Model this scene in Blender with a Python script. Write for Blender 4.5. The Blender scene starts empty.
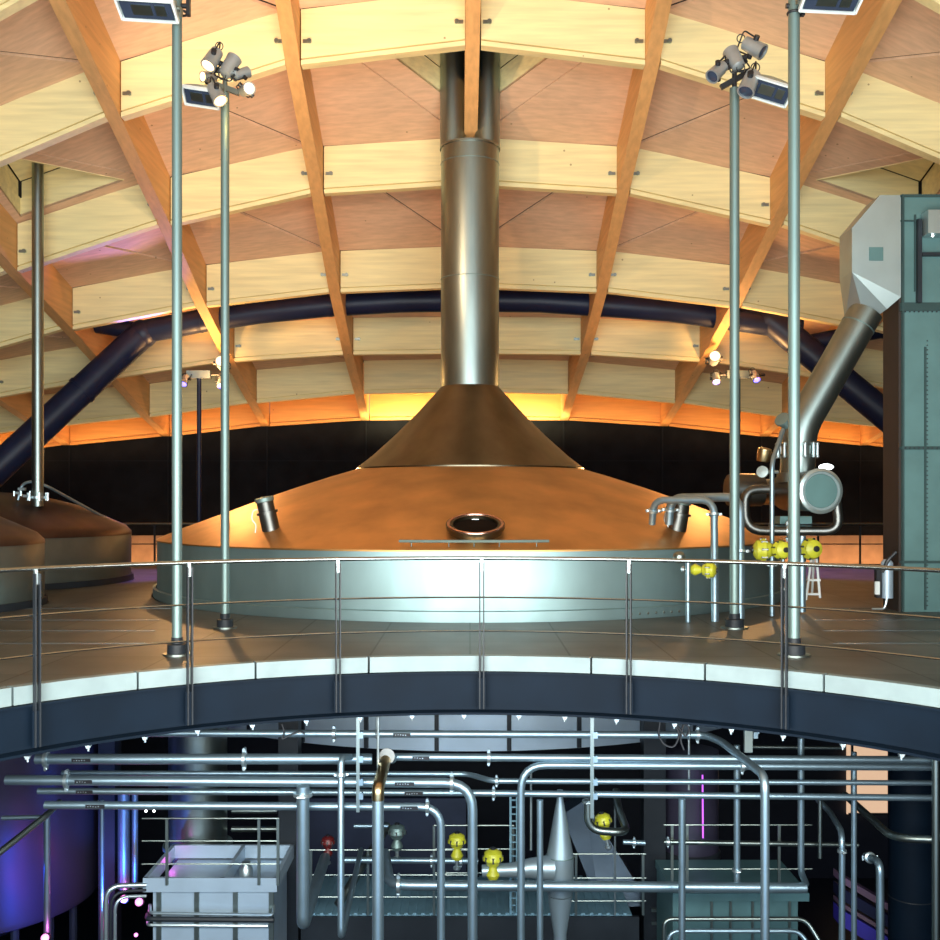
import bpy, bmesh, math, random
from mathutils import Vector, Matrix
random.seed(7)
C = bpy.context.scene.collection
S = bpy.context.scene
PI = math.pi
F = 1050.0; EYE = 1.73; CX = 470.0; CY = 501.0
def P(px, py, Y): return Vector(((px-CX)*Y/F, Y, EYE-(py-CY)*Y/F))   # a point of the place at distance Y
def M(px, Y): return px*Y/F                                          # a measured size at distance Y

# ------------------------------------------------------------ camera, world, lights, exposure
cd = bpy.data.cameras.new('camera'); cam = bpy.data.objects.new('camera', cd); C.objects.link(cam)
cam.location = (0, 0, EYE); cam.rotation_euler = (PI/2, 0, 0)
cd.sensor_width = 36; cd.sensor_fit = 'HORIZONTAL'; cd.lens = 36*F/940; cd.shift_y = (CY-470)/940
cd.clip_start = 0.05; cd.clip_end = 200
S.camera = cam
w = bpy.data.worlds.new('world'); S.world = w; w.use_nodes = True
w.node_tree.nodes['Background'].inputs[0].default_value = (0.62, 0.78, 0.9, 1)
w.node_tree.nodes['Background'].inputs[1].default_value = 0.35
S.view_settings.view_transform = 'Standard'; S.view_settings.look = 'None'
S.view_settings.exposure = 0.0; S.view_settings.gamma = 1.0; S.view_settings.use_curve_mapping = False

def light(name, kind, loc, target, energy, color, size=1, size_y=None, angle=60, blend=.5):
    ld = bpy.data.lights.new(name, kind); ld.energy = energy; ld.color = color
    if kind == 'AREA':
        ld.shape = 'RECTANGLE'; ld.size = size; ld.size_y = size_y or size
    elif kind == 'SPOT':
        ld.spot_size = math.radians(angle); ld.spot_blend = blend; ld.shadow_soft_size = size
    else: ld.shadow_soft_size = size
    o = bpy.data.objects.new(name, ld); C.objects.link(o); o.location = loc
    if target is not None:
        o.rotation_euler = (Vector(target)-Vector(loc)).to_track_quat('-Z', 'Y').to_euler()
    return o
WARM = (1.0, .52, .18); COOL = (.80, .95, 1.0); BLUE = (.12, .16, 1.0); PURP = (.2, .12, 1.0)
light('daylight_facade', 'AREA', (0, -6.5, 4.9), (0, 16, 4.9), 3300, COOL, 20, 6)
light('roof_fill', 'AREA', (0, 5.0, .5), (0, 20, 9.6), 1700, (1, .96, .84), 12, 3)  # added fill floating over the void to brighten the roof, no real fixture
light('side_floodlight', 'SPOT', (-7.3, 27.3, 5.2), (-3.4, 21.5, 1.6), 650, WARM, .15, angle=55)
light('side_floodlight', 'SPOT', (7.3, 27.3, 5.2), (3.4, 21.5, 1.6), 480, WARM, .15, angle=55)
light('cone_backlight', 'SPOT', (-5.2, 26.4, 2.6), (-.6, 21.2, 3.2), 420, WARM, .1, angle=50)
light('cone_backlight', 'SPOT', (5.2, 26.4, 2.6), (.6, 21.2, 3.2), 420, WARM, .1, angle=50)
light('rib_uplight', 'SPOT', (-6.9, 27.0, 4.6), (-6.2, 26.6, 8), 500, WARM, .15, angle=150)
light('rib_uplight', 'SPOT', (6.9, 27.0, 4.6), (6.2, 26.6, 8), 500, WARM, .15, angle=150)
light('vault_floodlight', 'SPOT', (-3.0, 15.2, 7.2), (-1.5, 20.5, 10.5), 700, (1, .66, .40), .15, angle=120)
light('tun_floodlight', 'SPOT', (-3.1, 14.5, 6.9), (-1.2, 18.6, 1.8), 300, (1, .66, .36), .1, angle=70)
light('violet_spot', 'SPOT', (-7.7, 27.4, 4.9), (-8.3, 24.8, .2), 900, PURP, .1, angle=45)
light('violet_spot', 'SPOT', (7.7, 27.4, 4.9), (9.2, 25.4, 0), 1100, PURP, .1, angle=50)
light('wall_base_light', 'AREA', (-9.5, 33.6, -.35), (-9.5, 34.5, -.1), 45, (1, .55, .25), 5, .1)
light('wall_base_light', 'AREA', (12, 33.6, -.35), (12, 34.5, -.1), 60, (1, .55, .25), 6, .1)
light('violet_vault_spot', 'SPOT', (-8.0, 26.5, 5.0), (-7.9, 21, 8.6), 450, (.12, .12, 1), .1, angle=60)
light('mast_lamp_glow', 'POINT', P(240, 114, 13.95), None, 12, (1, .58, .15), .06)
light('void_blue_fill', 'AREA', (0, 2.2, -2.2), (0, 14, -3.0), 210, (.16, .50, 1.0), 9, 3)  # added blue fill hung in the void to light the lower pipework
light('tank_wash_blue', 'AREA', P(36, 915, 14.25), P(30, 890, 15), 15, (.02, .10, 1.0), .3, 1.3)
light('tank_wash_pink', 'POINT', P(50, 934, 14.15), None, 3, (1, .1, .6), .04)
light('pipe_wash_pink', 'POINT', P(108, 905, 14.05), None, 2, (1, .15, .5), .04)
light('tank_wash_violet', 'AREA', P(62, 905, 14.4), P(64, 880, 15.2), 5, (.35, .06, .9), .2, 1.2)
light('column_wash_blue', 'SPOT', P(118, 930, 13.8), P(128, 780, 15.5), 220, (.03, .2, 1.0), .08, angle=70)
light('column_wash_pink', 'POINT', P(128, 896, 15.0), None, 5, (1.0, .15, .6), .05)
light('vessel_wash_magenta', 'POINT', P(172, 860, 14.45), None, .7, (.9, .1, .7), .05)
light('stair_wash_violet', 'SPOT', P(835, 860, 15.0), P(870, 915, 16), 90, (.2, .12, 1.0), .1, angle=80)

# ------------------------------------------------------------ materials
def mat(name, col, rough=.5, metal=0, var=.12, scale=3, stretch=(1,1,1), bump=0, emit=None, estr=0, col2=None, coat=0, spec=.5):
    m = bpy.data.materials.new(name); m.use_nodes = True; nt = m.node_tree; b = nt.nodes['Principled BSDF']
    tc = nt.nodes.new('ShaderNodeTexCoord'); mp = nt.nodes.new('ShaderNodeMapping'); mp.inputs['Scale'].default_value = stretch
    n = nt.nodes.new('ShaderNodeTexNoise'); n.inputs['Scale'].default_value = scale; n.inputs['Detail'].default_value = 6
    nt.links.new(tc.outputs['Object'], mp.inputs[0]); nt.links.new(mp.outputs[0], n.inputs['Vector'])
    r = nt.nodes.new('ShaderNodeValToRGB'); a = r.color_ramp.elements
    c2 = col2 or tuple(min(1, c*(1+var)) for c in col); c1 = tuple(c*(1-var) for c in col)
    a[0].position = .32; a[1].position = .68; a[0].color = (*c1, 1); a[1].color = (*c2, 1)
    nt.links.new(n.outputs['Fac'], r.inputs[0]); nt.links.new(r.outputs[0], b.inputs['Base Color'])
    b.inputs['Roughness'].default_value = rough; b.inputs['Metallic'].default_value = metal
    b.inputs['Specular IOR Level'].default_value = spec
    if coat: b.inputs['Coat Weight'].default_value = coat
    if bump:
        bp = nt.nodes.new('ShaderNodeBump'); bp.inputs['Strength'].default_value = bump; bp.inputs['Distance'].default_value = .02
        nt.links.new(n.outputs['Fac'], bp.inputs['Height']); nt.links.new(bp.outputs[0], b.inputs['Normal'])
    if emit:
        b.inputs['Emission Color'].default_value = (*emit, 1); b.inputs['Emission Strength'].default_value = estr
    return m
def wood(name, col, stretch):
    m = mat(name, col, .62, 0, .10, 2.2, stretch, bump=.05)
    nt = m.node_tree; b = nt.nodes['Principled BSDF']; base = b.inputs['Base Color'].links[0].from_socket
    tc = nt.nodes.new('ShaderNodeTexCoord')
    v = nt.nodes.new('ShaderNodeTexVoronoi'); v.inputs['Scale'].default_value = 2.1
    nt.links.new(tc.outputs['Object'], v.inputs['Vector'])
    k = nt.nodes.new('ShaderNodeMath'); k.operation = 'LESS_THAN'; k.inputs[1].default_value = .045
    nt.links.new(v.outputs['Distance'], k.inputs[0])
    mx = nt.nodes.new('ShaderNodeMixRGB'); mx.inputs[2].default_value = (.24, .13, .05, 1)
    g = nt.nodes.new('ShaderNodeMath'); g.operation = 'MULTIPLY'; g.inputs[1].default_value = .65
    nt.links.new(k.outputs[0], g.inputs[0]); nt.links.new(g.outputs[0], mx.inputs[0])
    nt.links.new(base, mx.inputs[1]); nt.links.new(mx.outputs[0], b.inputs['Base Color'])
    return m
W_PALE = wood('pale_spruce', (.88, .74, .38), (.35, 3, 5))
W_WARMLIT = wood('warm_lit_spruce', (.72, .38, .14), (5, .35, 5))  # rib timber, with the warm uplight put into its orange colour
W_PANEL = wood('ceiling_plywood', (.76, .48, .30), (1.2, 6, 1))
W_EDGE = wood('edge_board', (.68, .33, .09), (.35, 3, 5))
ROOFTOP = mat('roof_deck_dark', (.05, .04, .03), .8)
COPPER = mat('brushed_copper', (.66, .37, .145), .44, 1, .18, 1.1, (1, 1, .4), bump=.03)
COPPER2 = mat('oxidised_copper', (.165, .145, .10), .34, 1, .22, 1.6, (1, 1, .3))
STEEL = mat('brushed_steel', (.20, .29, .285), .5, .7, .08, 6, (1, 1, .15))
DUCTST = mat('grey_green_steel', (.28, .33, .315), .38, 1, .12, 4, (1, 1, .2))
TEAL = mat('teal_tank_steel', (.30, .43, .45), .48, .86, .12, 1.2, (1, 1, .5))
PIPE = mat('pipe_steel', (.30, .42, .50), .40, .85, .1, 3)
PIPEB = mat('brass_tinged_steel', (.52, .40, .22), .3, 1, .2, 4)
DUCTP = mat('painted_duct_panel', (.10, .20, .20), .5, .2, .1, 2)
HOOD = mat('hood_sheet', (.46, .56, .57), .36, .8, .06, 2)
DARK = mat('dark_steel', (.018, .023, .030), .45, 0, .2, 2, spec=.3)
DARKST = mat('dark_brushed_steel', (.15, .155, .15), .38, 1, .15, 3)
BEAMP = mat('blue_black_paint', (.003, .009, .019), .6, 0, .15, 2, spec=.12)
NAVY = mat('navy_tube_paint', (.010, .016, .045), .42, .0, .15, 2, spec=.3)
BLACKW = mat('anthracite_wall', (.010, .011, .014), .9, 0, .2, 2, spec=.08)
CLAMP = mat('clamp_metal', (.52, .62, .66), .35, .85, .1, 8)
RAILM = mat('rail_steel', (.36, .40, .40), .25, 1, .1, 8)
CREAM = mat('cream_plaster', (.42, .26, .16), .7)
LABEL = mat('black_label_tape', (.012, .012, .016), .4)
YELLOW = mat('valve_yellow', (.55, .55, .035), .4, 0, .1, 6)
RED = mat('valve_red', (.13, .012, .012), .4)
BLACKP = mat('black_plastic', (.015, .016, .02), .4)
LAMPBODY = mat('lamp_housing', (.42, .46, .48), .4, .6, .1, 6)
GLASSD = mat('lamp_glass', (.05, .07, .12), .1, .3)
GLOWW = mat('warm_lens', (1, .8, .5), .4, emit=(1, .56, .2), estr=8)
GLOWV = mat('violet_lens', (.6, .5, 1), .4, emit=(.22, .16, 1), estr=3.2)
GLOWP = mat('pink_lens', (1, .4, .9), .4, emit=(1, .2, .75), estr=3)
GLOWC = mat('white_lens', (1, 1, 1), .4, emit=(.9, 1, 1), estr=5)
WHITEP = mat('white_paint', (.75, .8, .8), .4)
CLADW = mat('pale_cladding', (.44, .56, .68), .42, .4, .08, 2)
CORR = mat('corrugated_sheet', (.22, .40, .50), .5, .2, .1, 4)
WINL = mat('lit_window', (.7, .5, .35), .5, emit=(.95, .62, .40), estr=.75)
LOWW = mat('lower_wall', (.012, .016, .03), .7)
LOWF = mat('lower_floor', (.02, .026, .04), .5)
CURB = mat('pale_curb_slab', (.22, .29, .305), .5, .1, .1, 3)
PURPT = mat('washback_cladding', (.055, .05, .085), .4, .3, .1, 1)
def deckmat():
    m = mat('deck_paving', (.075, .084, .080), .45, 0, .2, 1.1, col2=(.125, .138, .128)); nt = m.node_tree; b = nt.nodes['Principled BSDF']
    base = b.inputs['Base Color'].links[0].from_socket
    tc = nt.nodes.new('ShaderNodeTexCoord'); br = nt.nodes.new('ShaderNodeTexBrick')
    br.inputs['Scale'].default_value = 1; br.offset = 0; br.inputs['Brick Width'].default_value = 1.12; br.inputs['Row Height'].default_value = 1.22
    br.inputs['Mortar Size'].default_value = .012; br.inputs['Mortar'].default_value = (0, 0, 0, 1)
    br.inputs['Color1'].default_value = (1, 1, 1, 1); br.inputs['Color2'].default_value = (.72, .70, .68, 1)
    nt.links.new(tc.outputs['Object'], br.inputs['Vector'])
    mx = nt.nodes.new('ShaderNodeMixRGB'); mx.blend_type = 'MULTIPLY'; mx.inputs[0].default_value = .8
    nt.links.new(base, mx.inputs[1]); nt.links.new(br.outputs['Color'], mx.inputs[2]); nt.links.new(mx.outputs[0], b.inputs['Base Color'])
    return m
DECK = deckmat()

# ------------------------------------------------------------ mesh helpers
def new(): return bmesh.new()
def box(bm, c, s, rot=None):
    r = bmesh.ops.create_cube(bm, size=1); c = Vector(c)
    for v in r['verts']:
        p = Vector((v.co.x*s[0], v.co.y*s[1], v.co.z*s[2]))
        if rot is not None: p = rot @ p
        v.co = p + c
    return bm
def loft(bm, rings, closed=True, cap=True):
    vs = [[bm.verts.new(p) for p in r] for r in rings]; n = len(vs[0])
    for a, b in zip(vs, vs[1:]):
        for i in range(n if closed else n-1):
            j = (i+1) % n
            bm.faces.new((a[i], a[j], b[j], b[i]))
    if cap:
        bm.faces.new(list(reversed(vs[0]))); bm.faces.new(vs[-1])
    return bm
def fillet(pts, rad, seg=6):
    pts = [Vector(p) for p in pts]; out = [pts[0]]
    for i in range(1, len(pts)-1):
        a, b, c = pts[i-1], pts[i], pts[i+1]; u = a-b; v = c-b
        r = min(rad, u.length*.48, v.length*.48)
        p0 = b+u.normalized()*r; p1 = b+v.normalized()*r
        for k in range(seg+1):
            t = k/seg; out.append(p0*(1-t)**2 + b*2*t*(1-t) + p1*t*t)
    out.append(pts[-1]); return out
def tube(bm, pts, r, n=14, rad=0, cap=True):
    pts = [Vector(p) for p in pts]
    if rad and len(pts) > 2: pts = fillet(pts, rad)
    rr = r if isinstance(r, (list, tuple)) else [r]*len(pts)
    d0 = (pts[1]-pts[0]).normalized(); up = Vector((0, 0, 1)) if abs(d0.z) < .9 else Vector((1, 0, 0))
    nrm = (up-d0*up.dot(d0)).normalized(); rings = []
    for i, p in enumerate(pts):
        if i == 0: d = (pts[1]-p)
        elif i == len(pts)-1: d = (p-pts[i-1])
        else: d = (pts[i+1]-p).normalized()+(p-pts[i-1]).normalized()
        d.normalize(); nrm = (nrm-d*nrm.dot(d)).normalized(); bi = d.cross(nrm)
        rings.append([p+(nrm*math.cos(2*PI*k/n)+bi*math.sin(2*PI*k/n))*rr[i] for k in range(n)])
    return loft(bm, rings, True, cap)
def lathe(bm, prof, c=(0,0,0), n=32, axis=None, cap=True):
    c = Vector(c); q = Vector((0,0,1)).rotation_difference(Vector(axis).normalized()) if axis is not None else None
    rings = []
    for r, z in prof:
        ring = []
        for k in range(n):
            p = Vector((max(r, .0005)*math.cos(2*PI*k/n), max(r, .0005)*math.sin(2*PI*k/n), z))
            if q: p = q @ p
            ring.append(p+c)
        rings.append(ring)
    return loft(bm, rings, True, cap)
def cyl(bm, a, b, r, n=16, r2=None):
    return tube(bm, [a, b], [r, r if r2 is None else r2], n)
def prism(bm, poly, dvec):
    d = Vector(dvec); return loft(bm, [[Vector(p) for p in poly], [Vector(p)+d for p in poly]])
def sph(bm, c, r, n=10, sc=(1,1,1)):
    x = bmesh.ops.create_uvsphere(bm, u_segments=n*2, v_segments=n, radius=r)
    for v in x['verts']: v.co = Vector((v.co.x*sc[0], v.co.y*sc[1], v.co.z*sc[2]))+Vector(c)
    return bm
def torus(bm, c, R, r, axis=(0,0,1), n=28, m=8, a0=0, a1=2*PI):
    q = Vector((0,0,1)).rotation_difference(Vector(axis).normalized()); c = Vector(c); full = abs(a1-a0-2*PI) < 1e-4
    rings = []
    for i in range(n if full else n+1):
        a = a0+(a1-a0)*i/n
        rings.append([q @ Vector(((R+r*math.cos(2*PI*k/m))*math.cos(a), (R+r*math.cos(2*PI*k/m))*math.sin(a), r*math.sin(2*PI*k/m)))+c for k in range(m)])
    if full:
        vs = [[bm.verts.new(p) for p in r_] for r_ in rings]
        for i in range(n):
            a, b = vs[i], vs[(i+1) % n]
            for k in range(m): bm.faces.new((a[k], a[(k+1) % m], b[(k+1) % m], b[k]))
    else: loft(bm, rings)
    return bm
def wb(o):
    v = Vector((0, 0, 0))
    while o is not None: v += o.location; o = o.parent
    return v
def obj(name, bm, m, parent=None, sharp=38):
    bmesh.ops.recalc_face_normals(bm, faces=bm.faces)
    if parent is not None: off = wb(parent)
    else:
        xs = [v.co for v in bm.verts]
        off = Vector(((min(p.x for p in xs)+max(p.x for p in xs))/2, (min(p.y for p in xs)+max(p.y for p in xs))/2, min(p.z for p in xs)))
    for v in bm.verts: v.co -= off
    me = bpy.data.meshes.new(name)
    for f in bm.faces: f.smooth = True
    bm.to_mesh(me); bm.free()
    me.set_sharp_from_angle(angle=math.radians(sharp))
    me.materials.append(m); o = bpy.data.objects.new(name, me); C.objects.link(o)
    if parent is not None: o.parent = parent
    else: o.location = off
    return o
def tag(o, label, cat, group=None, kind=None):
    o['label'] = label; o['category'] = cat
    if group: o['group'] = group
    if kind: o['kind'] = kind
    return o
def thing(name, label, cat, loc=(0,0,0), group=None):
    o = bpy.data.objects.new(name, None); C.objects.link(o); o.location = loc; o.empty_display_size = .1
    return tag(o, label, cat, group)
def struct(name, bm, m, parent=None):
    o = obj(name, bm, m, parent)
    if parent is None: o['kind'] = 'structure'
    return o
def copy_tree(o, parent=None):
    c = o.copy(); C.objects.link(c)
    if parent is not None: c.parent = parent
    for ch in [x for x in TREE if x.parent == o]: copy_tree(ch, c)
    return c
TREE = []

# ------------------------------------------------------------ floors, void, walls
VC = Vector((0, 6.2, 0)); VR = 5.5
TUN = Vector((.0, 21, 0)); TR = 6.0
T1 = Vector((-9.34, 17.2, 0)); T1R = 2.2
T2 = Vector((-10.65, 22.6, 0)); T2R = 3.2
def ring_pts(c, r, z, n=96, a0=0, a1=2*PI, full=True):
    k = n if full else n+1
    return [Vector((c.x+r*math.sin(a0+(a1-a0)*i/n), c.y+r*math.cos(a0+(a1-a0)*i/n), z)) for i in range(k)]
def deck():
    bm = new(); x0, x1, y0, y1 = -20, 20, -8, 28.9
    loops = [[Vector(p) for p in ((x0, y0, 0), (x1, y0, 0), (x1, y1, 0), (x0, y1, 0))], ring_pts(VC, VR+.13, 0),
             ring_pts(TUN, TR+.1, 0), ring_pts(T1, T1R+.07, 0, 48), ring_pts(T2, T2R+.07, 0, 48)]
    es = []
    for lp in loops:
        vs = [bm.verts.new(p) for p in lp]
        for i in range(len(vs)): es.append(bm.edges.new((vs[i], vs[(i+1) % len(vs)])))
    bmesh.ops.triangle_fill(bm, use_beauty=True, use_dissolve=False, edges=es)
    r = bmesh.ops.extrude_face_region(bm, geom=list(bm.faces))
    for v in [g for g in r['geom'] if isinstance(g, bmesh.types.BMVert)]: v.co.z -= .3
    return bm
struct('floor', deck(), DECK)
struct('floor_lower', box(new(), (0, 12, -8.1), (40, 44, .2)), LOWF)
bm = new()
for k, y in enumerate((12.75, 14.0, 15.25, 16.9)):
    box(bm, (-7.2-k*.3, y, .003), (6.6, .022, .006)); box(bm, (7.4+k*.3, y, .003), (6.0, .022, .006))
struct('trim_4', bm, RAILM)
# curved curb slabs round the void
bm = new(); nseg = 28
for k in range(nseg):
    a0 = 2*PI*k/nseg+.0022+.02; a1 = 2*PI*(k+1)/nseg-.0022+.02; rr = []
    for i in range(5):
        a = a0+(a1-a0)*i/4; s, c = math.sin(a), math.cos(a)
        rr.append([VC+Vector((r*s, r*c, z)) for r, z in ((VR, -.165), (VR, .004), (VR+.125, .004), (VR+.125, -.165))])
    loft(bm, rr)
struct('trim_1', bm, CURB)
# curved steel fascia beam
bm = new(); rr = []
for i in range(121):
    a = 2*PI*i/120; s, c = math.sin(a), math.cos(a)
    rr.append([VC+Vector((r*s, r*c, z)) for r, z in ((VR-.05, -.17), (VR-.05, -.19), (VR+.04, -.20), (VR+.04, -.60), (VR-.06, -.615), (VR-.06, -.64), (VR+.14, -.64), (VR+.14, -.17))])
loft(bm, rr, True, False); struct('trim_2', bm, BEAMP)
struct('wall_back', box(new(), (0, 34.55, 2.6), (42, .25, 4.0)), BLACKW)
bm = new()
for x in range(-6, 7): box(bm, (x*3.24-.17, 34.41, 2.6), (.05, .03, 4.0))
box(bm, (0, 34.41, 3.05), (42, .02, .03)); struct('trim_3', bm, mat('wall_joint', (.016, .018, .022), .9, spec=.05))
struct('wall_back_base', box(new(), (0, 34.6, -.35), (42, .2, 1.9)), CREAM)
struct('floor_gallery', box(new(), (0, 31.9, -.75), (40, 5.6, .2)), DECK)
struct('wall_left', box(new(), (-20.1, 12, 0), (.2, 46, 16)), BLACKW)
struct('wall_right', box(new(), (20.1, 12, 0), (.2, 46, 16)), BLACKW)
struct('wall_lower_back', box(new(), (0, 27.2, -4.3), (40, .2, 7.6)), LOWW)

# ------------------------------------------------------------ timber roof
RS = 3.24
ARC = [-3.6, -.4, 2.8, 6.1, 9.4, 12.6, 16.1, 19.0, 22.3, 25.5, 28.7, 31.9, 34.1]
Z = {19.0: (9.93, 9.58, 8.64, 7.39, 6.1, 4.9), 22.3: (8.42, 8.23, 7.57, 6.59, 5.45, 4.3), 25.5: (6.90, 6.78, 6.44, 5.88, 5.03, 4.05),
     28.7: (5.75, 5.72, 5.53, 5.09, 4.55, 3.85), 31.9: (5.04, 4.98, 4.70, 4.28, 3.95, 3.5), 34.1: (4.385, 4.35, 4.16, 3.83, 3.54, 3.19),
     16.1: (11.6, 11.2, 9.54, 7.88, 6.5, 5.2), 12.6: (12.3, 11.8, 10.3, 8.3, 6.8, 5.4)}
for y in ARC:
    if y not in Z: Z[y] = (12.6, 12.1, 10.6, 8.6, 7.0, 5.6)
def xc(Y): return .06-(Y-17.9)*.014
def node(i, j, dz=0, dx=0):
    Y = ARC[j]; return Vector((xc(Y)+i*RS+dx, Y, Z[Y][abs(i)]+dz))
def hgt(j): return .88 if j == len(ARC)-1 else 1.0
RW = .13
side = {-5: 'far left of the vault', -4: 'second from the far left of the vault', -3: 'left of the vent pole on the far left tank',
        -2: 'crossing behind the left floodlight masts', -1: 'just left of the chimney stack', 0: 'on the vault centre line between the twin flues',
        1: 'just right of the chimney stack', 2: 'crossing behind the right floodlight masts', 3: 'behind the sloping duct at right',
        4: 'second from the far right of the vault', 5: 'far right of the vault'}
for i in range(-5, 6):
    bm = new(); rr = []
    for j in range(len(ARC)):
        a = node(i, j); h = hgt(j)
        rr.append([a+Vector((-RW, 0, 0)), a+Vector((RW, 0, 0)), a+Vector((RW, 0, h)), a+Vector((-RW, 0, h))])
    e = rr[-1]; rr[-1] = [p+Vector((0, .05, 0)) for p in e]
    loft(bm, rr)
    o = obj('roof_rib', bm, W_WARMLIT); tag(o, 'warm-lit timber roof rib '+side[i], 'beam', 'lengthwise timber ribs of the vault')
dep = {0: 'furthest behind the viewer', 1: 'second behind the viewer', 2: 'above the near edge of the round void', 3: 'over the round void', 4: 'over the far side of the round void',
       5: 'over the curved railing', 6: 'nearest in view, crossing the top left corner', 7: 'crossing the top of the twin flues', 8: 'just behind the top of the wide chimney',
       9: 'just in front of the dark steel tube arch', 10: 'just behind the dark steel tube arch', 11: 'last but one before the rear edge board', 12: 'orange edge board standing on the black rear wall'}
for j in range(len(ARC)):
    bm = new(); bk = new(); t = .11 if j < 12 else .05
    for i in range(-5, 5):
        a = node(i, j, 0, RW+.025); b = node(i+1, j, 0, -RW-.004); h = hgt(j)
        # keep the bottom edge on the line between nodes
        rr = []
        for p in (a, b):
            rr.append([p+Vector((0, -t, 0)), p+Vector((0, -t, .085)), p+Vector((0, -t+.07, .09)), p+Vector((0, -t+.07, .115)), p+Vector((0, -t+.012, .12)), p+Vector((0, -t+.012, h)), p+Vector((0, t, h)), p+Vector((0, t, 0))])
        loft(bm, rr)
        if 7 <= j <= 10:
            for q, s in ((a, 1), (b, -1)):
                c = q+Vector((s*.11, -t+.01, .42)); box(bk, c, (.15, .05, .06)); cyl(bk, c+Vector((s*.04, -.01, 0)), c+Vector((s*.04, -.06, 0)), .04, 10)
    if j == 12: o = obj('roof_edge_board', bm, W_EDGE)
    else: o = obj('roof_cross_beam', bm, W_PALE)
    tag(o, ('pale timber cross beam, ' if j < 12 else '')+dep[j], 'beam', 'pale timber cross beams of the vault' if j < 12 else None)
    if 7 <= j <= 10: obj('bracket', bk, DUCTST, o)
    else: bk.free()
for i in range(-5, 5):
    a = node(i, 12); b_ = node(i+1, 12); c_ = (a+b_)/2; mid = i in (-1, 0)
    light('wall_top_uplight', 'AREA', (c_.x, 33.55, c_.z-.22), (c_.x, 34.1, c_.z+.45), 100 if mid else 17, (1, .78, .38) if mid else (1, .54, .2), 2.9, .1)
for i in range(-5, 5):
    a = node(i, 12); b_ = node(i+1, 12); c_ = (a+b_)/2
    light('rib_end_uplight', 'AREA', (c_.x, 33.4, c_.z-.75), (c_.x, 30.6, c_.z+1.6), 26, (1, .56, .24), 2.9, .1)
# ceiling panels, two triangles per bay with an open joint on the diagonal
bm = new(); lid = new(); cof = new()
def tri(b_, p, q, r, g=.055, lift=0):
    c = (p+q+r)/3; pts = []
    for v in (p, q, r):
        d = (c-v); pts.append(v+d.normalized()*g*2+Vector((0, 0, lift)))
    prism(b_, pts, (0, 0, .05))
for j in range(len(ARC)-1):
    for i in range(-5, 5):
        a, b, c, d = node(i, j, .98, .04), node(i+1, j, .98, -.04), node(i+1, j+1, .98*hgt(j+1), -.04), node(i, j+1, .98*hgt(j+1), .04)
        if i >= 0: o_f, i_f, i_b, o_b = b, a, d, c
        else: o_f, i_f, i_b, o_b = a, b, c, d
        if j == 7 and i in (-1, 0):
            f1 = i_f.lerp(o_f, .80); b1 = i_f.lerp(i_b, .80)
            prism(bm, [o_f.lerp(i_b, .006), f1, b1, i_b.lerp(o_f, .006)], (0, 0, .05))
            up = Vector((0, 0, 1.1))
            prism(cof, [f1, b1, b1+up*.45, f1+up*.45], (0, .04, 0)); prism(cof, [f1+up*.48, b1+up*.48, b1+up, f1+up], (0, .04, 0))
        else: tri(bm, o_f, i_f, i_b)
        if j == 7 and i in (-3, 2):
            ctr = (o_f+i_b+o_b)/3; inn = [p+(ctr-p)*k for p, k in ((o_f, .30), (i_b, .34), (o_b, .22))]; out = [o_f, i_b, o_b]
            for k in range(3):
                k2 = (k+1) % 3; loft(bm, [[out[k], out[k2], out[k2]+Vector((0,0,.05)), out[k]+Vector((0,0,.05))], [inn[k], inn[k2], inn[k2]+Vector((0,0,.05)), inn[k]+Vector((0,0,.05))]])
            up = Vector((0, 0, .75))
            for k in range(3):
                k2 = (k+1) % 3; out_n = ((inn[k]+inn[k2])/2-ctr); out_n.z = 0; out_n = out_n.normalized()*.04
                prism(cof, [inn[k], inn[k2], inn[k2]+up*.52, inn[k]+up*.52], out_n)
                prism(cof, [inn[k]+up*.54+out_n, inn[k2]+up*.54+out_n, inn[k2]+up+out_n, inn[k]+up+out_n], out_n)
            prism(cof, [p+up for p in inn], (0, 0, .05))
        elif j == 7 and i in (-1, 0):
            tri(bm, o_f, i_b, o_b)
        else: tri(bm, o_f, i_b, o_b)
        e = .09 if not (j == 7 and i in (-3, 2, -1, 0)) else 1.25
        la, lb_, lc_, ld_ = node(i, j, .98+e), node(i+1, j, .98+e), node(i+1, j+1, .98*hgt(j+1)+e), node(i, j+1, .98*hgt(j+1)+e)
        prism(lid, [la, lb_, lc_, ld_], (0, 0, .05))
        if e > 1:
            for u_, v_ in ((la, lb_), (lb_, lc_), (lc_, ld_), (ld_, la)): prism(lid, [u_, v_, v_-Vector((0, 0, 1.2)), u_-Vector((0, 0, 1.2))], (0, .02, 0) if abs(u_.y-v_.y) < .1 else (.02, 0, 0))
struct('ceiling', bm, W_PANEL); struct('ceiling_deck', lid, ROOFTOP); struct('ceiling_coffer', cof, W_PALE)

# dark steel tube arch with sloping legs
t = thing('steel_tube_arch', 'dark navy steel tube arch running under the rear vault', 'arch', (0, 27.1, 5))
ya = 27.1
pts = [P(x, y, ya) for x, y in ((143, 332), (200, 321), (260, 312), (330, 305), (400, 301), (470, 300), (540, 301), (600, 305), (670, 310), (740, 320), (800, 329))]
arch_pts = pts
obj('arch_tube', tube(new(), pts, .30, 20), NAVY, t)
for px in (195, 333, 470, 598, 745):
    a = min(pts, key=lambda p: abs(p.x-P(px, 300, ya).x)); obj('collar', cyl(new(), a+Vector((-.06, 0, 0)), a+Vector((.06, 0, 0)), .31, 20), NAVY, t)
obj('knuckle', sph(new(), P(143, 334, ya), .37, 10), NAVY, t); obj('knuckle', sph(new(), P(768, 320, ya), .36, 10), NAVY, t)
L0, L1 = P(140, 336, ya), P(-60, 522, 25.0)
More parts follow.
